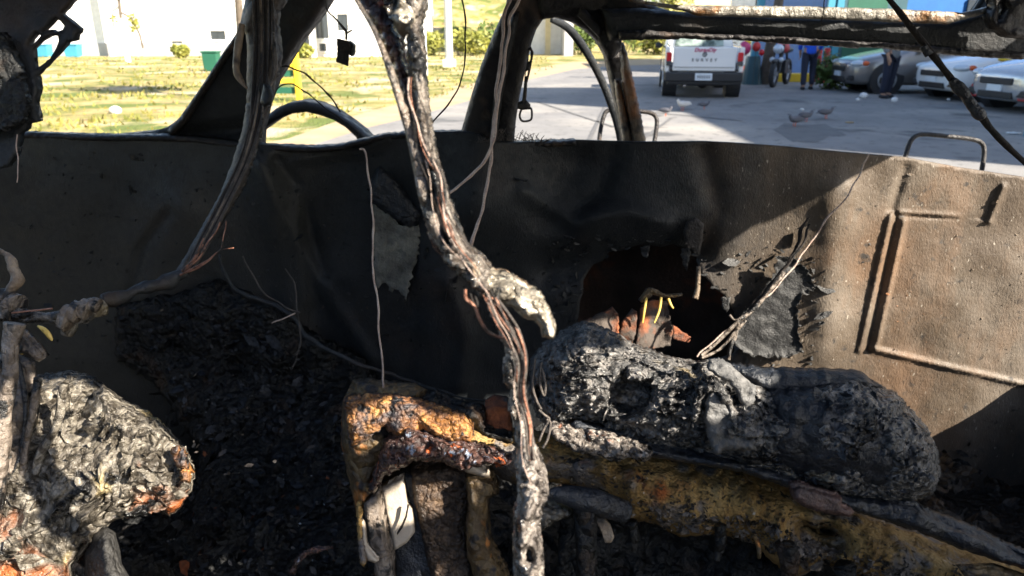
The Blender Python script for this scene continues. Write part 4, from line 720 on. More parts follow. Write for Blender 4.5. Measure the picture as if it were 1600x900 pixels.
# ================= vegetation =================
def leaves(mb,c,rad,n,s,r,flat_=1):
    for i in range(n):
        while True:
            q=Vector((r.uniform(-1,1),r.uniform(-1,1),r.uniform(-1,1)))
            if q.length<1 and noise.noise(q*2.2+Vector(c))>-.18: break
        leafy_(mb,Vector(c)+Vector((q.x*rad[0],q.y*rad[1],q.z*rad[2])),s*r.uniform(.6,1.3),r)
def tree(name,loc,h,cr,label,m,trunkm=None,n=900,s=.16,seed=1,group=None,tr=.12,cat_='tree'):
    r=random.Random(seed); t=empty(name,loc); tag(t,label,cat_,group)
    b=MB(); top=h-cr[2]; b.cyl((0,0,0),(.1,0,top*.6),tr,tr*.8); b.cyl((.1,0,top*.58),(0,.1,h*.8),tr*.8,tr*.3)
    for k in range(5):
        a=r.uniform(0,6.28); b.cyl((.05,0,top*.6+k*.1),(math.cos(a)*cr[0]*.7,math.sin(a)*cr[1]*.7,top+cr[2]*r.uniform(-.2,.7)),tr*.4,tr*.12,8)
    b.build('trunk',trunkm or M['bark'],t)
    b=MB()
    for k in range(6):
        a=r.uniform(0,6.28); q=(math.cos(a)*cr[0]*.5,math.sin(a)*cr[1]*.5,top+r.uniform(-.3,.6)*cr[2])
        leaves(b,q,(cr[0]*.6,cr[1]*.6,cr[2]*.6),n//6,s,r)
    b.build('crown',m,t)
    return t
def bush(name,loc,rad,label,m,n=700,s=.1,seed=1,group=None):
    r=random.Random(seed); t=empty(name,loc); tag(t,label,'bush',group)
    b=MB()
    for k in range(7):
        b.cyl((r.uniform(-.3,.3)*rad[0],0,0),(r.uniform(-.7,.7)*rad[0],r.uniform(-.4,.4)*rad[1],rad[2]*r.uniform(.9,1.5)),.03,.01,6)
    b.build('stem',M['bark'],t)
    b=MB()
    for k in range(5): leaves(b,(r.uniform(-.5,.5)*rad[0],r.uniform(-.4,.4)*rad[1],rad[2]*r.uniform(.6,1.2)),(rad[0]*.6,rad[1]*.6,rad[2]*.7),n//5,s,r)
    b.build('foliage',m,t); return t
# ================= houses =================
def panel(px0,py0,px1,py1,Y):
    a=PY(px0,py1,Y); b=PY(px1,py0,Y); return a,b
def house(name,px0,px1,Y,h,depth,m,label,wins=(),posts=(),rz=0,roofm=None,door=None):
    a=PY(px0,60,Y).x; b_=PY(px1,60,Y).x; w_=b_-a; t=empty(name,((a+b_)/2,Y,0)); tag(t,label,'house')
    b=MB(); b.box((0,depth/2,h/2),(w_,depth,h)); b.build('wall',m,t)
    b=MB(); b.box((0,depth/2,h+.12),(w_+.5,depth+.5,.2)); b.build('roof',roofm or M['white'],t)
    for (x0,y0,x1,y1) in wins:
        p,q=panel(x0,y0,x1,y1,Y); cx=(p.x+q.x)/2-t.location.x; cz=(p.z+q.z)/2; ww=q.x-p.x; hh=q.z-p.z
        b=MB()
        for s in(-1,1): b.box((cx+s*(ww/2+.04),-.03,cz),(.08,.1,hh+.16)); b.box((cx,-.03,cz+s*(hh/2+.04)),(ww,.1,.08))
        wf=b.build('window',M['white'],t); b=MB(); b.box((cx,-.012,cz),(ww,.02,hh)); b.box((cx,-.03,cz),(.04,.03,hh)); pn=b.build('pane',M['dglass'],wf)
    for (x0,x1,m2) in posts:
        p,q=panel(x0,60,x1,60.1,Y-.6); cx=(p.x+q.x)/2-t.location.x; b=MB(); b.box((cx,-.6,h/2),(max(.15,q.x-p.x),.25,h)); b.build('pillar',m2,t)
    return t
house('white_house',-420,385,44,7,10,M['white'],'long bright white house behind the dry lot on the left',wins=[(330,48,352,62),(270,64,286,78)],posts=[(60,64,M['white']),(170,174,M['white'])])
house('white_house',432,652,43,8,9,M['white'],'white house with tall windows and a grey doorway behind the hanging tag',wins=[(495,16,514,60),(528,22,543,48),(464,42,482,78),(500,68,510,80)],posts=[(484,492,M['white']),(515,520,M['white'])])
house('grey_house',655,695,68,9,9,M['grey'],'small grey gabled house with one dark window, left of the white post',wins=[(671,31,687,57)],roofm=M['white'])
house('white_house',738,800,95,9.5,8,M['white'],'distant white house above the golden bank',wins=[(752,2,760,12),(773,3,778,12)])
house('white_house',826,884,47,7,8,M['white'],'white walled house with one tan column seen through the rear side opening',posts=[(852,860,M['cream'])])
house('grey_house',882,896,44,5,6,M['grey'],'narrow grey building with vertical siding beside the tan-columned white house')
house('white_house',1050,1200,75,8,8,M['cream'],'pale cream building far behind the white pickup')
# golden bank behind the road
v=[];f=[]
for j in range(13):
    for i in range(41):
        x=-12+30*i/40; y=56+2.2*j; v.append((x,y,max(0,5.2*math.sin(min(1,j/9)*1.57)*min(1,i/6)*min(1,(40-i)/10)+.5*noise.noise(Vector((x*.3,y*.3,0)))) if 0<j<12 and 0<i<40 else -.1))
for j in range(12):
    for i in range(40): a=j*41+i; f.append((a,a+1,a+42,a+41))
tag(ob('grassy_bank',v,f,M['dry']),kind='structure')
for i,(px,Y,rad,mm,lab) in enumerate([
 (672,45,(1.2,1,.8),'leafy','low yellow-green bush below the grey house window'),
 (728,44,(1.9,1,.9),'leafy','wide yellow-green bush right of the white post'),
 (768,47,(1.6,1,1.0),'leaf','taller dark bush at the foot of the golden bank'),
 (984,50,(1.5,1.2,1.5),'leaf','dense round green hedge bush beside the folded door frame'),
 (1022,46,(1.6,1,.9),'leafy','yellow-green bush left of the white pickup'),
 (1310,19.5,(.7,.5,.5),'leaf','dark green bush at the blue wall behind the grey sedan'),
 (905,46,(1.3,1,1),'leaf','dark bush beside the narrow grey building'),
 (285,41,(.5,.4,.35),'leafy','small yellow bush against the long white house'),
 (478,41,(.7,.6,.4),'leafy','low yellow bush under the tall windows')]):
    p=PY(px,80,Y); bush('bush',(p.x,Y,0),rad,lab,M[mm],seed=i+3,n=900,s=.13 if Y>30 else .07)
def tt(px,Y,h,cr,lab,m='leaf',seed=1,n=1100,s=.17,tm=None,tr=.12): 
    p=PY(px,60,Y); return tree('tree',(p.x,Y,0),h,cr,lab,M[m],tm,n=n,s=s,seed=seed,tr=tr)
tt(922,52,4.3,(1.7,1.5,1.6),'leafy green tree showing between the door seal and the folded frame','leafy',5)
tt(1005,58,6.5,(3,2,2.2),'spreading green tree over the far road end','leaf',6)
tt(1045,62,6,(2,2,2),'yellow-green tree behind the white pickup cab','leafy',7)
tt(752,84,9.6,(1.6,1.5,1.4),'dark tree at the top of the golden bank','leaf',8)
t=[o for o in COL.objects if o.name.startswith('white_house') and o.get('label','').startswith('long')][0]
b=MB()
for k in range(9): b.box((-13+k*3.3,-.02,3.5),(.05,.05,7))
b.box((0,-.03,.35),(34,.07,.7)); b.build('wall_joint',M['grey'],t)
b=MB(); b.box((-2.5,-.05,1.1),(1.1,.1,2.2)); q=b.build('door',M['cream'],t); b=MB(); b.ball((-2.1,-.12,1.05),.05); b.build('door_handle',M['black'],q)
# young tree with whitewashed trunk
p=G(200,97); t=tag(empty('young_tree',(p.x,p.y,0)),'thin young tree with whitewashed trunk in front of the long white house','tree')
b=MB(); b.cyl((0,0,0),(0,0,1.9),.13,.11); b.build('trunk',M['white'],t)
b=MB(); b.path([(0,0,1.9),(.05,0,2.6),(-.1,0,3.2),(.2,0,4.2)],.07); b.path([(0,0,2.2),(.5,0,1.9),(.75,0,1.2),(.8,0,.6)],.05); b.path([(0,0,2.4),(-.35,0,2.2),(-.4,0,1.5)],.03); b.build('branch',M['bark'],t)
b=MB(); r=random.Random(4); leaves(b,(.55,0,1.7),(.25,.25,.5),90,.1,r); leaves(b,(-.35,0,1.9),(.2,.2,.3),30,.09,r); leaves(b,(.1,0,3.2),(.3,.3,.5),30,.09,r); b.build('crown',M['leafy'],t)
t_=tree('tree',(-5.75,16.4,0),4.6,(1.3,1.1,1.0),'slim unseen tree behind the slanting cab post, placed to shade the dry lot',M['leaf'],None,n=900,s=.14,seed=15,tr=.09)  # out of sight behind the post, placed for its shadow on the lot
# pole with meter board
p=G(147,86); t=tag(empty('utility_pole',(p.x,p.y,0)),'grey utility pole with a dark meter box on it before the long white house','pole')
b=MB(); b.cyl((0,0,0),(-.1,0,9),.24,.16,16); b.build('shaft',M['grey'],t)
b=MB(); b.box((0,-.3,1.25),(1.15,.25,.55)); b.build('meter_box',M['black'],t,bevel=.03); b=MB(); b.box((0,-.3,.86),(1.0,.25,.1)); b.build('shelf_board',M['grey'],t)
for px,lab in ((70,'pale blue plastic bin seen through the mirror bracket'),(116,'pale blue plastic bin left of the utility pole')):
    p=G(px,89); t=tag(empty('plastic_bin',(p.x,p.y,0)),lab,'bin','light blue bins by the white house')
    b=MB(); b.box((0,0,.3),(.7,.5,.6),taper=1.12); b.build('tub',M['lblue'],t,bevel=.04); b=MB(); b.box((0,0,.64),(.84,.62,.07)); b.build('lid',M['lblue'],t,bevel=.02)
p=G(333,111); t=tag(empty('waste_bin',(p.x,p.y,0)),'dark green waste bin at the edge of the slanting post','bin')
b=MB(); b.box((0,0,.32),(.5,.4,.64),taper=1.1); b.build('tub',M['green'],t,bevel=.03); b=MB(); b.box((0,0,.67),(.62,.5,.06)); b.build('lid',M['green'],t,bevel=.02)
p=G(702,105); t=tag(empty('lamp_post',(p.x,p.y,0)),'white concrete post standing in the grass right of the grey house','post')
b=MB(); b.box((0,0,.15),(.5,.5,.3)); b.build('footing',M['white'],t,bevel=.04); b=MB(); b.cyl((0,0,.2),(0,0,8),.15,.12,16); b.build('shaft',M['white'],t)
p=G(665,118); t=tag(empty('short_post',(p.x,p.y,0)),'slim white post just right of the hanging harness','post')
b=MB(); b.cyl((0,0,0),(0,0,2.0),.07,.06,12); b.build('shaft',M['white'],t); b=MB(); b.ball((0,0,2.05),.11); b.build('cap',M['white'],t,smooth=True)
# yellow and green play railing
p=G(468,158); t=tag(empty('play_railing',(p.x,p.y,0)),'yellow railing with green boards behind the arched guard','railing')
for x in (-1.0,0): b=MB(); b.box((x,0,.6),(.12,.12,1.2)); b.build('post',M['yellow'],t,bevel=.02)
for z in (.98,.72,.42): b=MB(); b.box((-.5,.0,z),(.9,.08,.1)); b.build('rail',M['yellow'],t,bevel=.01)
for z,m_ in ((.85,'white'),(.57,'green'),(.22,'green')): b=MB(); b.box((-.5,.03,z),(.9,.04,.13)); b.build('board',M[m_],t)
# stones and litter on the lot
for px,py,lab in ((181,177,'round pale stone on the dry grass'),):
    p=G(px,py); b=MB(); b.ball((0,0,.05),(.11,.09,.08)); o=b.build('stone',M['litter'],smooth=True); o.location=p; tag(o,lab,'stone')
# ================= right side: blue building, shop, shade =================
def bl(name,x0,x1,y0,y1,h,m,label,catn='building',parts=()):
    t=tag(empty(name,((x0+x1)/2,(y0+y1)/2,0)),label,catn); b=MB(); b.box((0,0,h/2),(x1-x0,y1-y0,h)); b.build('wall',m,t)
    b=MB(); b.box((0,0,h+.1),(x1-x0+.3,y1-y0+.3,.2)); b.build('roof',M['grey'],t)
    for nm,(cx,cy,cz),sz,mm in parts:
        b=MB(); b.box((cx-(x0+x1)/2,cy-(y0+y1)/2,cz),sz); b.build(nm,M[mm],t)
    return t
Y0=24
def X(px,Y,py=70): return PY(px,py,Y).x
bl('blue_building',X(1283,Y0),34,Y0,Y0+6,5,M['blue'],'bright blue painted building behind the parked cars','building',
   [('pilaster',(X(1289,Y0),Y0-.06,2),(.2,.14,4),'lblue'),('pilaster',(X(1303,Y0),Y0-.06,2),(.2,.14,4),'lblue'),('door',(X(1345,Y0),Y0-.04,1.2),(1.2,.1,2.2),'green'),('door',(X(1322,Y0),Y0-.04,1.2),(.5,.08,2.2),'teal'),
    ('window',(X(1360,Y0,5),Y0-.03,2.4),(2.2,.08,1.1),'teal'),('window',(X(1540,Y0,30),Y0-.03,1.6),(1.3,.08,1.4),'dglass')])
bl('white_shop',X(1190,31),X(1300,31),31,36,4.6,M['white'],'sunlit white wall behind the motorcycle and the person in blue','building',
   [('sign_panel',(X(1150+40*1,31,4)+.2,30.92,2.75),(.9,.1,.9),'black'),('sign_panel',(X(1222,31,4),30.92,2.75),(.55,.1,.9),'black'),('sign_panel',(X(1241,31,4),30.92,2.75),(.5,.1,.9),'red'),('skirting',(X(1240,31),30.95,.55),(2.2,.08,.35),'grey')])
p=G(1240,128); b=MB(); b.box((0,0,.12),(1.1,.3,.24)); o=b.build('kerb_block',M['yellow'],bevel=.03); o.location=p; tag(o,'bright yellow painted kerb block left of the person in blue','kerb')
# tall building off to the right, its shade lies over the road and the parked cars
bl('tall_building',14,24,2.5,17.2,8.6,M['white'],'pale building beyond the right edge shading the parked cars','building',[('window',(13.98,6,2),(.1,2,1.4),'dglass'),('window',(13.98,11,2),(.1,2,1.4),'dglass'),('door',(13.98,14.5,1.1),(.1,1,2.2),'blue')])
bl('stair_tower',14.5,17,6.0,9.4,12.2,M['cream'],'stair tower rising above the pale building off to the right','building')
bl('sky_block_facade',-16,9,-16,-11,7,M['grey'],'long grey facade added behind the viewer to block low sky','building',[('window',(-8,-10.98,3),(2,.1,1.4),'dglass'),('window',(0,-10.98,3),(2,.1,1.4),'dglass'),('door',(5,-10.98,1.1),(1,.1,2.2),'blue')])  # unseen, put in to cut low sky light reaching the cab
# brown post, bollards
def post(px,py,name,label,catn,m,r0,r1,h,lean=0,base=None,group=None):
    p=G(px,py); t=tag(empty(name,(p.x,p.y,0)),label,catn,group); b=MB(); b.cyl((0,0,0),(lean,0,h),r0,r1,14); b.build('shaft',m,t)
    if base: b=MB(); b.cyl((0,0,0),(0,0,base[1]),base[0],base[2],16); b.build('base',base[3],t)
    return t
post(1173,132,'market_post','teal painted post with a flared dark base right of the white pickup','post',M['lblue'],.12,.10,4,.1,(.3,.75,.17,M['teal']))
post(1192,132,'bare_trunk','leaning dark brown post between the teal post and the motorcycle','post',M['bark'],.15,.10,4,.35)
post(1313,118,'brown_post','slim brown post in front of the blue building','post',M['bark'],.1,.08,4)
post(1275,128,'bollard','dull red bollard close behind the person in blue','bollard',M['red'],.08,.07,.9,group='red bollards',base=(.11,.06,.1,M['red']))
post(1286,130,'bollard','brighter red bollard midway between the person in blue and the grey sedan','bollard',M['red'],.09,.08,.95,group='red bollards',base=(.12,.06,.11,M['red']))
# balloons by the post
for px,py,m_,lab,rr_ in ((1164,75,'rink','pink balloon tied beside the pickup',.22),(1162,79,'red','red balloon under the pink one',.17),(1168,67,'yellow','small yellow balloon above the pink one',.13),(1182,73,'red','red balloon right of the teal post',.15),(1190,82,'rlight','dark red balloon beside the leaning brown post',.1)):
    p=PY(px,py,20.5); t=tag(empty('balloon',p),lab,'balloon','balloons tied between the posts'); b=MB(); rr_*=.72; b.ball((0,0,0),(rr_,rr_,rr_*1.15)); b.build('skin',M[m_],t,smooth=True); b=MB(); b.cyl((0,0,-rr_*1.1),(0,0,-p.z+.05),.006); b.build('string',M['black'],t)
p=G(1166,118); b=MB(); b.box((0,0,.15),(.35,.3,.3)); o=b.build('crate',M['orange'],bevel=.02); o.location=p; tag(o,'small orange crate at the foot of the teal post','crate')
# ================= vehicles =================
def lathewheel(parent,loc,r_=.31,w_=.2,rim='rim',spokes=5,rz=0):
    wl=empty('wheel',loc); wl.parent=parent
    b=MB(); b.torus((0,0,0),r_-.075,.078,n=30,m=10); b.cyl((0,-w_/2+.02,0),(0,w_/2-.02,0),r_-.1,n=24); b.build('tyre',M['tyre'],wl,smooth=False)
    b=MB(); b.torus((0,-w_/2,0),r_-.11,.02,n=24,m=6); b.cyl((0,-w_/2-.01,0),(0,-w_/2+.05,0),.05)
    for s in(-1,1):
        for i in range(spokes):
            a=2*math.pi*i/spokes; b.box((math.cos(a)*(r_-.11)/2,s*(w_/2),math.sin(a)*(r_-.11)/2),(r_-.1,.03,.05),ry=-a)
    b.torus((0,w_/2,0),r_-.11,.02,n=24,m=6)
    b.build('rim',M[rim],wl); return wl
def car(name,loc,rz,paint,label,L=4.3,W=1.72,H=1.45,hatch=True,extra=None,seed=0):
    """nose towards local -x"""
    t=tag(empty(name,loc,rz),label,'car')
    # station: x, bottom z, side mid z, belt z, top z, half width, top half width
    St=[(-L/2,.35,.5,.62,.66,.45,.4),(-L/2+.06,.22,.5,.68,.73,.66,.52),(-L/2+.3,.18,.52,.76,.82,.8,.62),(-L/2+.75,.18,.55,.84,.92,.85,.68),(-L/2+1.15,.18,.56,.9,.98,.86,.7),
        (-L/2+1.25,.18,.56,.92,1.03,.86,.7),(-L/2+1.75,.18,.57,.95,H-.12,.86,.62),(-L/2+2.1,.18,.57,.96,H,.86,.6),(L/2-1.4,.18,.58,.98,H,.86,.6),(L/2-.75,.18,.6,1.0,H-.12 if hatch else 1.12,.85,.6),(L/2-.2,.2,.62,.98,1.05,.8,.62),(L/2-.03,.3,.6,.9,.95,.72,.56),(L/2,.38,.6,.8,.84,.6,.5)]
    k=W/1.72; v=[];f=[]; n=11
    for (x,zb,zm,zt,zp,hw,tw) in St:
        hw*=k; tw*=k
        half=[(0,zb),(hw*.86,zb),(hw*.98,zb+.12),(hw,zm),(hw*.97,zt),(tw+(hw-tw)*.1,zp-.03 if zp-zt>.2 else (zt+zp)/2),(tw*.8,zp),(0,zp+.02)]
        ring=[(x,y,z) for y,z in half]+[(x,-y,z) for y,z in half[1:-1][::-1]]
        n=len(ring); v+=ring
    for i in range(len(St)-1):
        for j in range(n): f.append((i*n+j,i*n+(j+1)%n,(i+1)*n+(j+1)%n,(i+1)*n+j))
    f.append(tuple(range(n))[::-1]); f.append(tuple(range((len(St)-1)*n,len(St)*n)))
    # cut the wheel arches by dark recesses set over the sides
    bd=ob('body',v,f,M[paint],t,world=False); s=bd.modifiers.new('sub','SUBSURF'); s.levels=2; s.render_levels=2
    for o_ in (bd,): o_.data.polygons.foreach_set('use_smooth',[True]*len(o_.data.polygons))
    fx,rx=-L/2+.83,L/2-.8
    for x in (fx,rx):
        for s_ in (-1,1):
            b=MB(); b.cyl((x,s_*(W/2-.25),.34),(x,s_*(W/2-.012),.34),.385,n=28); b.build('wheel_arch',M['black'],t)
            lathewheel(t,(x,s_*(W/2-.1),.32))
    # glass
    b=MB()
    for s_ in (-1,1):
        y0,y1=s_*(W/2*.975),s_*(.635*k)
        def q(x,z,zl,zh): u=(z-zl)/(zh-zl); return (x,y0+(y1-y0)*u+s_*.01,z)
        pts=[(-L/2+1.4,1.02),(-L/2+1.95,H-.14),(L/2-1.3,H-.12),(L/2-.75,1.06)]
        vv=[q(x,z,1.0,H-.1) for x,z in pts]; b.add(vv+[(x,y-s_*.02,z) for x,y,z in vv],[(0,1,2,3),(7,6,5,4),(0,4,5,1),(1,5,6,2),(2,6,7,3),(3,7,4,0)])
    b.build('side_window',M['dglass'],t)
    b=MB(); a=[(-L/2+1.2,-.62*k,1.04),(-L/2+1.2,.62*k,1.04),(-L/2+1.84,.52*k,H-.03),(-L/2+1.84,-.52*k,H-.03)]; b.add(a+[(x+.04,y,z-.03) for x,y,z in a],[(0,1,2,3),(7,6,5,4),(0,4,5,1),(1,5,6,2),(2,6,7,3),(3,7,4,0)]); b.build('windscreen',M['dglass'],t)
    # lights, grille, bumper intake, mirror, door lines, plate
    for s_ in (-1,1):
        b=MB(); b.ball((-L/2+.24,s_*.6*k,.68),(.2,.17,.085)); hl=b.build('headlight',M['clear'],t,smooth=True)
        b=MB(); b.ball((-L/2+.34,s_*.74*k,.69),(.09,.06,.06)); b.build('indicator',M['orange'],hl,smooth=True)
        b=MB(); b.box((-L/2+.1,s_*.55*k,.36),(.12,.26,.12)); b.build('fog_light_recess',M['black'],t,bevel=.02)
        b=MB(); b.ball((-L/2+1.5,s_*(W/2+.06),1.02),(.07,.1,.07)); b.build('mirror',M[paint],t,smooth=True)
        b=MB(); b.box((L/2-.08,s_*.6*k,.8),(.14,.22,.16)); b.build('tail_light',M['rlight'],t,bevel=.03)
        for x in (-.35,.65): b=MB(); b.box((x,s_*(W/2*.985),.62),(.012,.03,.62)); b.build('door_gap',M['black'],t)
        b=MB(); b.box((-L/2+2.1,s_*(W/2+.0),.82),(.14,.03,.025)); b.build('door_handle',M['chrome'],t)
    b=MB(); b.box((-L/2+.01,0,.56),(.06,.75*k,.12)); b.box((-L/2+.05,0,.32),(.1,.8*k,.12)); b.build('grille',M['black'],t,bevel=.02)
    b=MB(); b.box((-L/2-.01,0,.44),(.03,.34,.11)); b.build('number_plate',M['plate'],t)
    if extra: extra(t,L,W,k)
    return t
def red_trim(t,L,W,k):
    for s_ in (-1,1):
        b=MB(); b.torus((-L/2+.08,s_*.56*k,.36),.12,.015,axis='Y',n=6,rz=R(90)); b.build('red_trim_ring',M['red'],t)
def carn(px,py,rz,paint,label,L=4.3,name='parked_car',**k):
    p=G(px,py); return car(name,(p.x+L/2*math.cos(rz),p.y+L/2*math.sin(rz),0),rz,paint,label,L=L,**k)
carn(1305,143,R(-3),'cargrey','warm grey sedan parked side-on behind the person in navy trousers',L=4.5,W=1.76,H=1.42,hatch=False)
carn(1449,156,R(7),'carwhite','pearl white car with its nose towards the grey sedan, middle of the three parked cars',L=4.2,W=1.74,H=1.5)
carn(1546,175,R(9),'carsilver','silver blue car cut off by the right edge, with red-rimmed lower intake',L=4.2,W=1.76,H=1.5,extra=red_trim)
# yellow bag on the bonnet seen at the edge
p=PY(1588,93,15.2); b=MB(); b.ball((0,0,0),(.35,.2,.06)); o=b.build('hi_vis_vest',M['yellow'],smooth=True); o.location=p; tag(o,'crumpled bright yellow vest on the silver blue car bonnet','vest')
# the white pickup
def pickup(loc,rz):
    t=tag(empty('white_pickup',loc,rz),'small white pickup seen from behind with red lettering on its tailgate','pickup')
    W=1.68
    # local: rear face at y=0, forward +y
    def hull(name,prof,m,hw,yw=None,bev=.03):
        b=MB(); v=[];n=len(prof)
        for s_ in (-1,1):
            for (y,z,k) in prof: v.append((s_*hw*k,y,z))
        f=[tuple(range(n)),tuple(range(n,2*n))[::-1]]+[(i,n+i,n+(i+1)%n,(i+1)%n) for i in range(n)]
        b.add(v,f); return b.build(name,m,t,bevel=bev)
    # bed: two side walls with wheel cut, floor, tailgate
    for s_ in (-1,1):
        b=MB(); b.box((s_*(W/2-.05),.95,.82),(.1,1.9,.52)); b.build('bed_side',M['carwhite'],t,bevel=.025)
        b=MB(); b.cyl((s_*(W/2-.3),.62,.34),(s_*(W/2+.006),.62,.34),.4,n=28); b.build('wheel_arch',M['black'],t)
        b=MB(); b.box((s_*(W/2-.08),.1,.56),(.12,.16,.1)); b.build('rear_corner',M['carwhite'],t,bevel=.02)
        b=MB(); b.box((s_*(W/2-.085),-.02,.88),(.12,.08,.19)); tl=b.build('tail_light',M['rlight'],t,bevel=.02)
        b=MB(); b.box((s_*(W/2-.085),-.022,.74),(.12,.08,.1)); b.build('tail_light_base',M['dglass'],tl,bevel=.01)
    b=MB(); b.box((0,.95,.6),(W-.2,1.9,.06)); b.build('bed_floor',M['black'],t)
    b=MB(); b.box((0,.02,.83),(W-.34,.06,.5)); tg=b.build('tailgate',M['carwhite'],t,bevel=.02)
    b=MB(); b.box((0,-.015,.66),(W-.4,.02,.012)); b.build('tailgate_crease',M['ink'],tg)
    b=MB(); b.torus((0,-.02,.93),.042,.009,n=20,m=6); b.box((0,-.02,.93),(.012,.012,.06)); b.box((0,-.02,.935),(.05,.012,.012),ry=.6); b.build('round_emblem',M['ink'],tg)
    def text(s,sz,x,z,m,shear=0,space=1,nm='lettering'):
        c=bpy.data.curves.new(nm,'FONT'); c.body=s; c.size=sz; c.extrude=.004; c.align_x='CENTER'; c.shear=shear; c.space_character=space; c.offset=.003
        q=bpy.data.objects.new(nm,c); COL.objects.link(q); bpy.context.view_layer.update(); me=bpy.data.meshes.new_from_object(q); bpy.data.objects.remove(q); me.materials.clear(); me.materials.append(m); o=bpy.data.objects.new(nm,me); COL.objects.link(o); o.parent=tg; o.location=(x,-.016,z); o.rotation_euler=(math.pi/2,0,0); return o
    text('SURVEY',.085,0,.785,M['ink'],space=2.1); text('DuranDiy',.115,0,.985,M['rink'],shear=.3)
    # bumper
    b=MB(); b.box((0,-.06,.46),(W-.02,.2,.2)); b.box((0,-.03,.34),(W-.14,.16,.1)); bp_=b.build('bumper',M['black'],t,bevel=.03)
    b=MB(); b.box((0,-.172,.47),(.36,.012,.15)); pl=b.build('number_plate',M['plate'],t)
    b=MB(); 
    for i in range(6): b.box((-.12+i*.048,-.181,.47),(.022,.006,.06))
    b.build('plate_characters',M['ink'],pl)
    # chassis
    b=MB(); b.box((0,1.6,.33),(.9,3,.14)); b.cyl((-.7,.62,.32),(.7,.62,.32),.05); b.ball((.05,.62,.3),.13); b.build('axle',M['black'],t)
    b=MB(); b.cyl((-.38,-.02,.28),(-.38,.5,.28),.03); b.build('exhaust_pipe',M['chrome'],t)
    # cab
    v=[];st=[(1.95,.35,.5,.98,1.5,.83,.62),(2.0,.3,.5,1.0,1.54,.84,.63),(2.9,.25,.5,1.0,1.56,.84,.63),(3.5,.25,.5,.97,1.1,.84,.66),(4.15,.25,.5,.88,.93,.8,.62),(4.4,.35,.5,.7,.74,.66,.5)]
    f=[]
    for (y,zb,zm,zt,zp,hw,tw) in st:
        half=[(0,zb),(hw*.9,zb),(hw,zm),(hw*.99,zt),(tw*1.05,zp-.05),(tw*.9,zp),(0,zp+.01)]
        rg=[(x,y,z) for x,z in half]+[(-x,y,z) for x,z in half[1:-1][::-1]]; n=len(rg); v+=rg
    for i in range(len(st)-1):
        for j in range(n): f.append((i*n+j,(i+1)*n+j,(i+1)*n+(j+1)%n,i*n+(j+1)%n))
    f.append(tuple(range(n))); f.append(tuple(range((len(st)-1)*n,len(st)*n))[::-1])
    cb_=ob('cab',v,f,M['carwhite'],t,world=False); m2=cb_.modifiers.new('b','BEVEL'); m2.width=.03; m2.segments=2
    b=MB(); b.box((0,1.93,1.24),(1.16,.03,.36),taper=.9); b.build('rear_window',mat('sunlit_rear_glass',[(.4,(.1,.14,.13)),(.6,(.5,.6,.55))],scale=4,rough=.1,bump=0),t,bevel=.01)
    b=MB(); 
    for s_ in (-1,1): b.box((s_*.72,2.5,1.2),(.03,.8,.3),rx=0)
    b.build('side_window',M['dglass'],t)
    for s_ in (-1,1):
        b=MB(); b.ball((s_*.93,2.95,1.06),(.09,.05,.08)); b.build('mirror',M['black'],t,smooth=True)
        b=MB(); b.cyl((s_*(W/2-.3),3.45,.34),(s_*(W/2+.01),3.45,.34),.38,n=28); b.build('wheel_arch',M['black'],t)
        for y in (.62,3.45):
            wl=lathewheel(t,(s_*(W/2-.09),y,.31),r_=.31,w_=.19); wl.rotation_euler=(0,0,R(90))
    b=MB()
    for s_ in(-1,1): b.path([(s_*.75,.1,1.1),(s_*.75,1.8,1.12)],.02)
    b.build('bed_rail',M['chrome'],t)
    return t
p=G(1099,150); pk=pickup((p.x-.2,p.y-.62,0),R(-9.5))
# ================= motorcycle =================
p=G(1210,137); mo=tag(empty('motorcycle',(p.x-.05,p.y,0),R(58)),'dark motorcycle parked facing the camera beside the person in blue','motorcycle')
for y,nm in ((0,'wheel'),(1.3,'wheel')):
    b=MB()
    b.torus((y,0,.31),.26,.055); wv=b.build(nm,M['tyre'],mo,smooth=True)
    b=MB(); b.torus((y,0,.31),.2,.015,n=24,m=6)
    for i in range(8): a=i*math.pi/4; b.cyl((y,0,.31),(y+math.cos(a)*.2,0,.31+math.sin(a)*.2),.008,n=6)
    b.cyl((y,-.08,.31),(y,.08,.31),.05); b.build('rim',M['rim'],wv)
b=MB(); b.path([(.05,.09,.31),(.3,.09,.95)],.025); b.path([(.05,-.09,.31),(.3,-.09,.95)],.025); b.build('fork',M['black'],mo)
b=MB(); b.path([(.3,-.36,1.12),(.32,-.15,1.0),(.32,.15,1.0),(.3,.36,1.12)],.018); hb=b.build('handlebar',M['black'],mo)
for s in(-1,1): b=MB(); b.path([(.3,s*.25,1.08),(.28,s*.3,1.28)],.01); b.ball((.28,s*.32,1.3),(.02,.08,.05)); b.build('mirror',M['black'],mo,smooth=True)
b=MB(); b.ball((.17,0,.86),(.1,.12,.11)); b.build('headlight',M['clear'],mo,smooth=True)
for s in (-1,1): b=MB(); b.ball((.1,s*.1,.62),(.05,.06,.06)); b.build('spot_lamp',M['clear'],mo,smooth=True)
b=MB(); b.ball((.58,0,.88),(.28,.15,.14)); b.build('fuel_tank',M['red'],mo,smooth=True)
b=MB(); b.ball((1.0,0,.82),(.38,.13,.07)); b.build('seat',M['black'],mo,smooth=True)
b=MB(); b.path([(.32,0,.9),(.5,0,.45),(.95,0,.4),(1.3,0,.31),(1.05,0,.75),(.4,0,.8)],.03); b.box((.65,0,.45),(.35,.26,.3)); b.build('engine_frame',M['black'],mo,bevel=.02)
b=MB(); b.ball((0,0,.6),(.28,.07,.05)); b.build('front_mudguard',M['black'],mo,smooth=True)
b=MB(); b.cyl((.7,.14,.35),(1.4,.16,.42),.04); b.build('exhaust_pipe',M['chrome'],mo)
mo.scale=(1.12,)*3
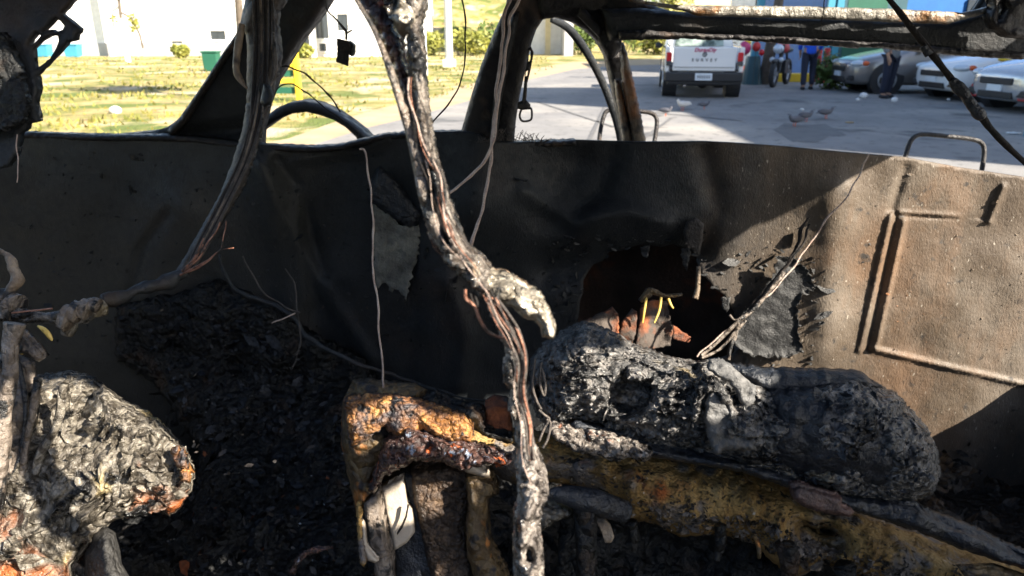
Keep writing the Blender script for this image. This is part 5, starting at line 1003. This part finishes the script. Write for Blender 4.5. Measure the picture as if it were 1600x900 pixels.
# ================= people =================
def skinmesh(name,pts,edges,m,parent,lv=2):
    me=bpy.data.meshes.new(name); me.from_pydata([q[0] for q in pts],edges,[]); o=bpy.data.objects.new(name,me); COL.objects.link(o); me.materials.append(m)
    s=o.modifiers.new('skin','SKIN'); s.use_smooth_shade=True
    sv=me.skin_vertices[0].data
    for i,q in enumerate(pts):
        r_=q[1]; sv[i].radius=r_ if isinstance(r_,tuple) else (r_,r_)
    sv[0].use_root=True
    u=o.modifiers.new('sub','SUBSURF'); u.levels=lv; u.render_levels=lv
    o.parent=parent; return o
def person(loc,rz,label,top,trouser,step=.12,armpose=0):
    t=tag(empty('person',loc,rz),label,'person')
    J=[((0,0,.95),(.15,.1)),((0,0,1.12),(.14,.1)),((0,0,1.35),(.17,.11)),((0,0,1.46),(.07,.06)),((0,0,1.53),(.055,.055)),((0,-.01,1.63),(.085,.1)),((0,-.01,1.71),(.07,.085)),
       ((-.19,0,1.4),.055),((-.25,.02,1.13),.045),((-.22,-.1,.9),.034),((-.21,-.13,.82),.036),
       ((.19,0,1.4),.055),((.25,.02,1.13),.045),((.22,-.1-armpose*.1,.9+armpose*.1),.034),((.21,-.13-armpose*.1,.82+armpose*.12),.036),
       ((-.09,0,.88),.09),((-.11,-step*.3,.5),.06),((-.11,step*.2,.1),.042),((-.11,step*.2-.13,.05),(.04,.03)),
       ((.09,0,.88),.09),((.11,step*.4,.5),.06),((.12,step,.1),.042),((.12,step-.13,.05),(.04,.03))]
    E=[(0,1),(1,2),(2,3),(3,4),(4,5),(5,6),(2,7),(7,8),(8,9),(9,10),(2,11),(11,12),(12,13),(13,14),(0,15),(15,16),(16,17),(17,18),(0,19),(19,20),(20,21),(21,22)]
    # fingers: short chains rooted in each palm
    for h in (10,14):
        bx,by,bz=J[h][0]
        for k,(dx,ln) in enumerate([(-.024,.07),(-.008,.08),(.008,.078),(.024,.06)]):
            i=len(J); J+= [((bx,by+dx,bz-.035),.009),((bx+.01,by+dx,bz-.035-ln*.6),.008),((bx+.02,by+dx*.9,bz-.035-ln),.007)]; E+=[(h,i),(i,i+1),(i+1,i+2)]
        i=len(J); sg=1 if bx<0 else -1; J+=[((bx+sg*.02,by-.035,bz-.02),.011),((bx+sg*.025,by-.05,bz-.06),.009)]; E+=[(h,i),(i,i+1)]
    skinmesh('body',J,E,M['skin'],t)
    Cj=[((0,0,.80),(.175,.13)),((0,0,1.12),(.17,.125)),((0,0,1.34),(.2,.135)),((0,0,1.45),(.09,.08)),((-.2,0,1.4),.08),((-.26,.02,1.13),.065),((-.235,-.08,.95),.052),((.2,0,1.4),.08),((.26,.02,1.13),.065),((.235,-.08-armpose*.08,.95+armpose*.08),.052)]
    skinmesh('jacket',Cj,[(0,1),(1,2),(2,3),(2,4),(4,5),(5,6),(2,7),(7,8),(8,9)],top,t)
    Tj=[((0,0,.97),(.165,.12)),((-.095,0,.86),.115),((-.115,-step*.3,.5),.085),((-.115,step*.2,.1),.07),((.095,0,.86),.115),((.115,step*.4,.5),.085),((.125,step,.1),.07)]
    skinmesh('trousers',Tj,[(0,1),(1,2),(2,3),(0,4),(4,5),(5,6)],trouser,t)
    for x,y in ((-.11,step*.2),(.12,step)):
        b=MB(); b.ball((x,y-.06,.045),(.055,.14,.045)); b.build('shoe',M['dark'],t,smooth=True)
    b=MB(); b.ball((0,.015,1.7),(.1,.115,.1)); b.build('hair',M['hair'],t,smooth=True)
    b=MB()
    for s in(-1,1): b.ball((s*.032,-.1,1.66),(.012,.008,.008)); b.ball((s*.092,0,1.63),(.012,.02,.03))
    b.ball((0,-.115,1.63),(.014,.02,.025)); b.ball((0,-.1,1.585),(.028,.01,.008)); b.build('face',M['skin'],t,smooth=True)
    return t
p=G(1259,140); person((p.x,p.y,0),R(170),'person in a bright blue jacket and dark trousers walking beyond the motorcycle',M['jacket'],M['navy'],.25)
p=G(1384,154); person((p.x,p.y,0),R(20),'person in grey top and navy trousers standing by the grey sedan wheel',M['gcloth'],M['navy'],.1,armpose=2.6)
# ================= pigeons and litter =================
def pigeon(px,py,rz,m,label,s=1):
    p=G(px,py); t=tag(empty('pigeon',(p.x,p.y,0),rz),label,'pigeon','pigeons on the road'); t.scale=(s*.72,)*3
    J=[((0,0,.13),(.055,.055)),((-.07,0,.14),(.05,.05)),((-.11,0,.18),(.03,.03)),((-.13,0,.23),(.026,.026)),((.08,0,.12),(.04,.035)),((.16,0,.12),(.035,.012)),((.22,0,.12),(.03,.008))]
    skinmesh('body',J,[(0,1),(1,2),(2,3),(0,4),(4,5),(5,6)],m,t)
    b=MB(); b.cyl((-.15,0,.232),(-.185,0,.222),.008,.002,8); b.build('beak',M['black'],t)
    for s_ in(-1,1):
        b=MB(); b.path([(0,s_*.025,.09),(0,s_*.025,.01),(-.03,s_*.025,.005)],.005,6); b.build('leg',M['orange'],t)
        b=MB(); b.ball((.04,s_*.05,.14),(.12,.015,.045)); b.build('wing',m,t,smooth=True)
for a in [(1241,199,R(20),M['feather'],'dark pigeon nearest the road patch, with its back turned',1.25),(1259,191,R(200),M['feather'],'dark pigeon in the middle of the three by the road patch',1.2),(1290,186,R(190),M['feather'],'dark pigeon furthest right with its tail raised',1.25),
          (1040,182,R(150),M['feather'],'grey pigeon standing at the edge of the shade band',1.1),(1066,174,R(30),M['wfeather'],'white pigeon on the road behind the pickup',1.4),(1100,171,R(180),M['feather'],'small dark pigeon right of the white one',1.0)]: pigeon(*a)
def litter(px,py,sx,sy,label,m='litter'):
    p=G(px,py); b=MB(); r=random.Random(px); b.ball((0,0,sy*.5),(sx,sx*.7,sy*.6),6)
    b.v=[q+Vector((r.uniform(-1,1),r.uniform(-1,1),r.uniform(-.3,.3)))*sx*.15 for q in b.v]; o=b.build('crumpled_litter',M[m],smooth=True); o.location=(p.x,p.y,0.01); tag(o,label,'litter','white litter on the road')
litter(1349,154,.09,.11,'larger crumpled white paper left of the navy trousers'); litter(1340,158,.04,.05,'small white scrap beside the larger paper'); litter(1397,160,.07,.09,'crumpled white paper right of the navy trousers'); litter(1482,158,.04,.05,'tiny white scrap under the white car bumper')
litter(1253,173,.04,.03,'tiny white scrap behind the three dark pigeons'); litter(1327,193,.07,.02,'brownish flat scrap right of the pigeons','sand'); litter(1583,210,.1,.02,'flat pale wrapper near the right edge')
# turquoise post at the right edge
p=G(1612,214); t=tag(empty('turquoise_post',(p.x,p.y,0)),'turquoise painted post just inside the right edge','post'); b=MB(); b.box((0,0,.25),(.16,.16,.5)); b.build('shaft',M['lblue'],t,bevel=.01); b=MB(); b.box((0,0,.51),(.2,.2,.04)); b.build('cap',M['lblue'],t)
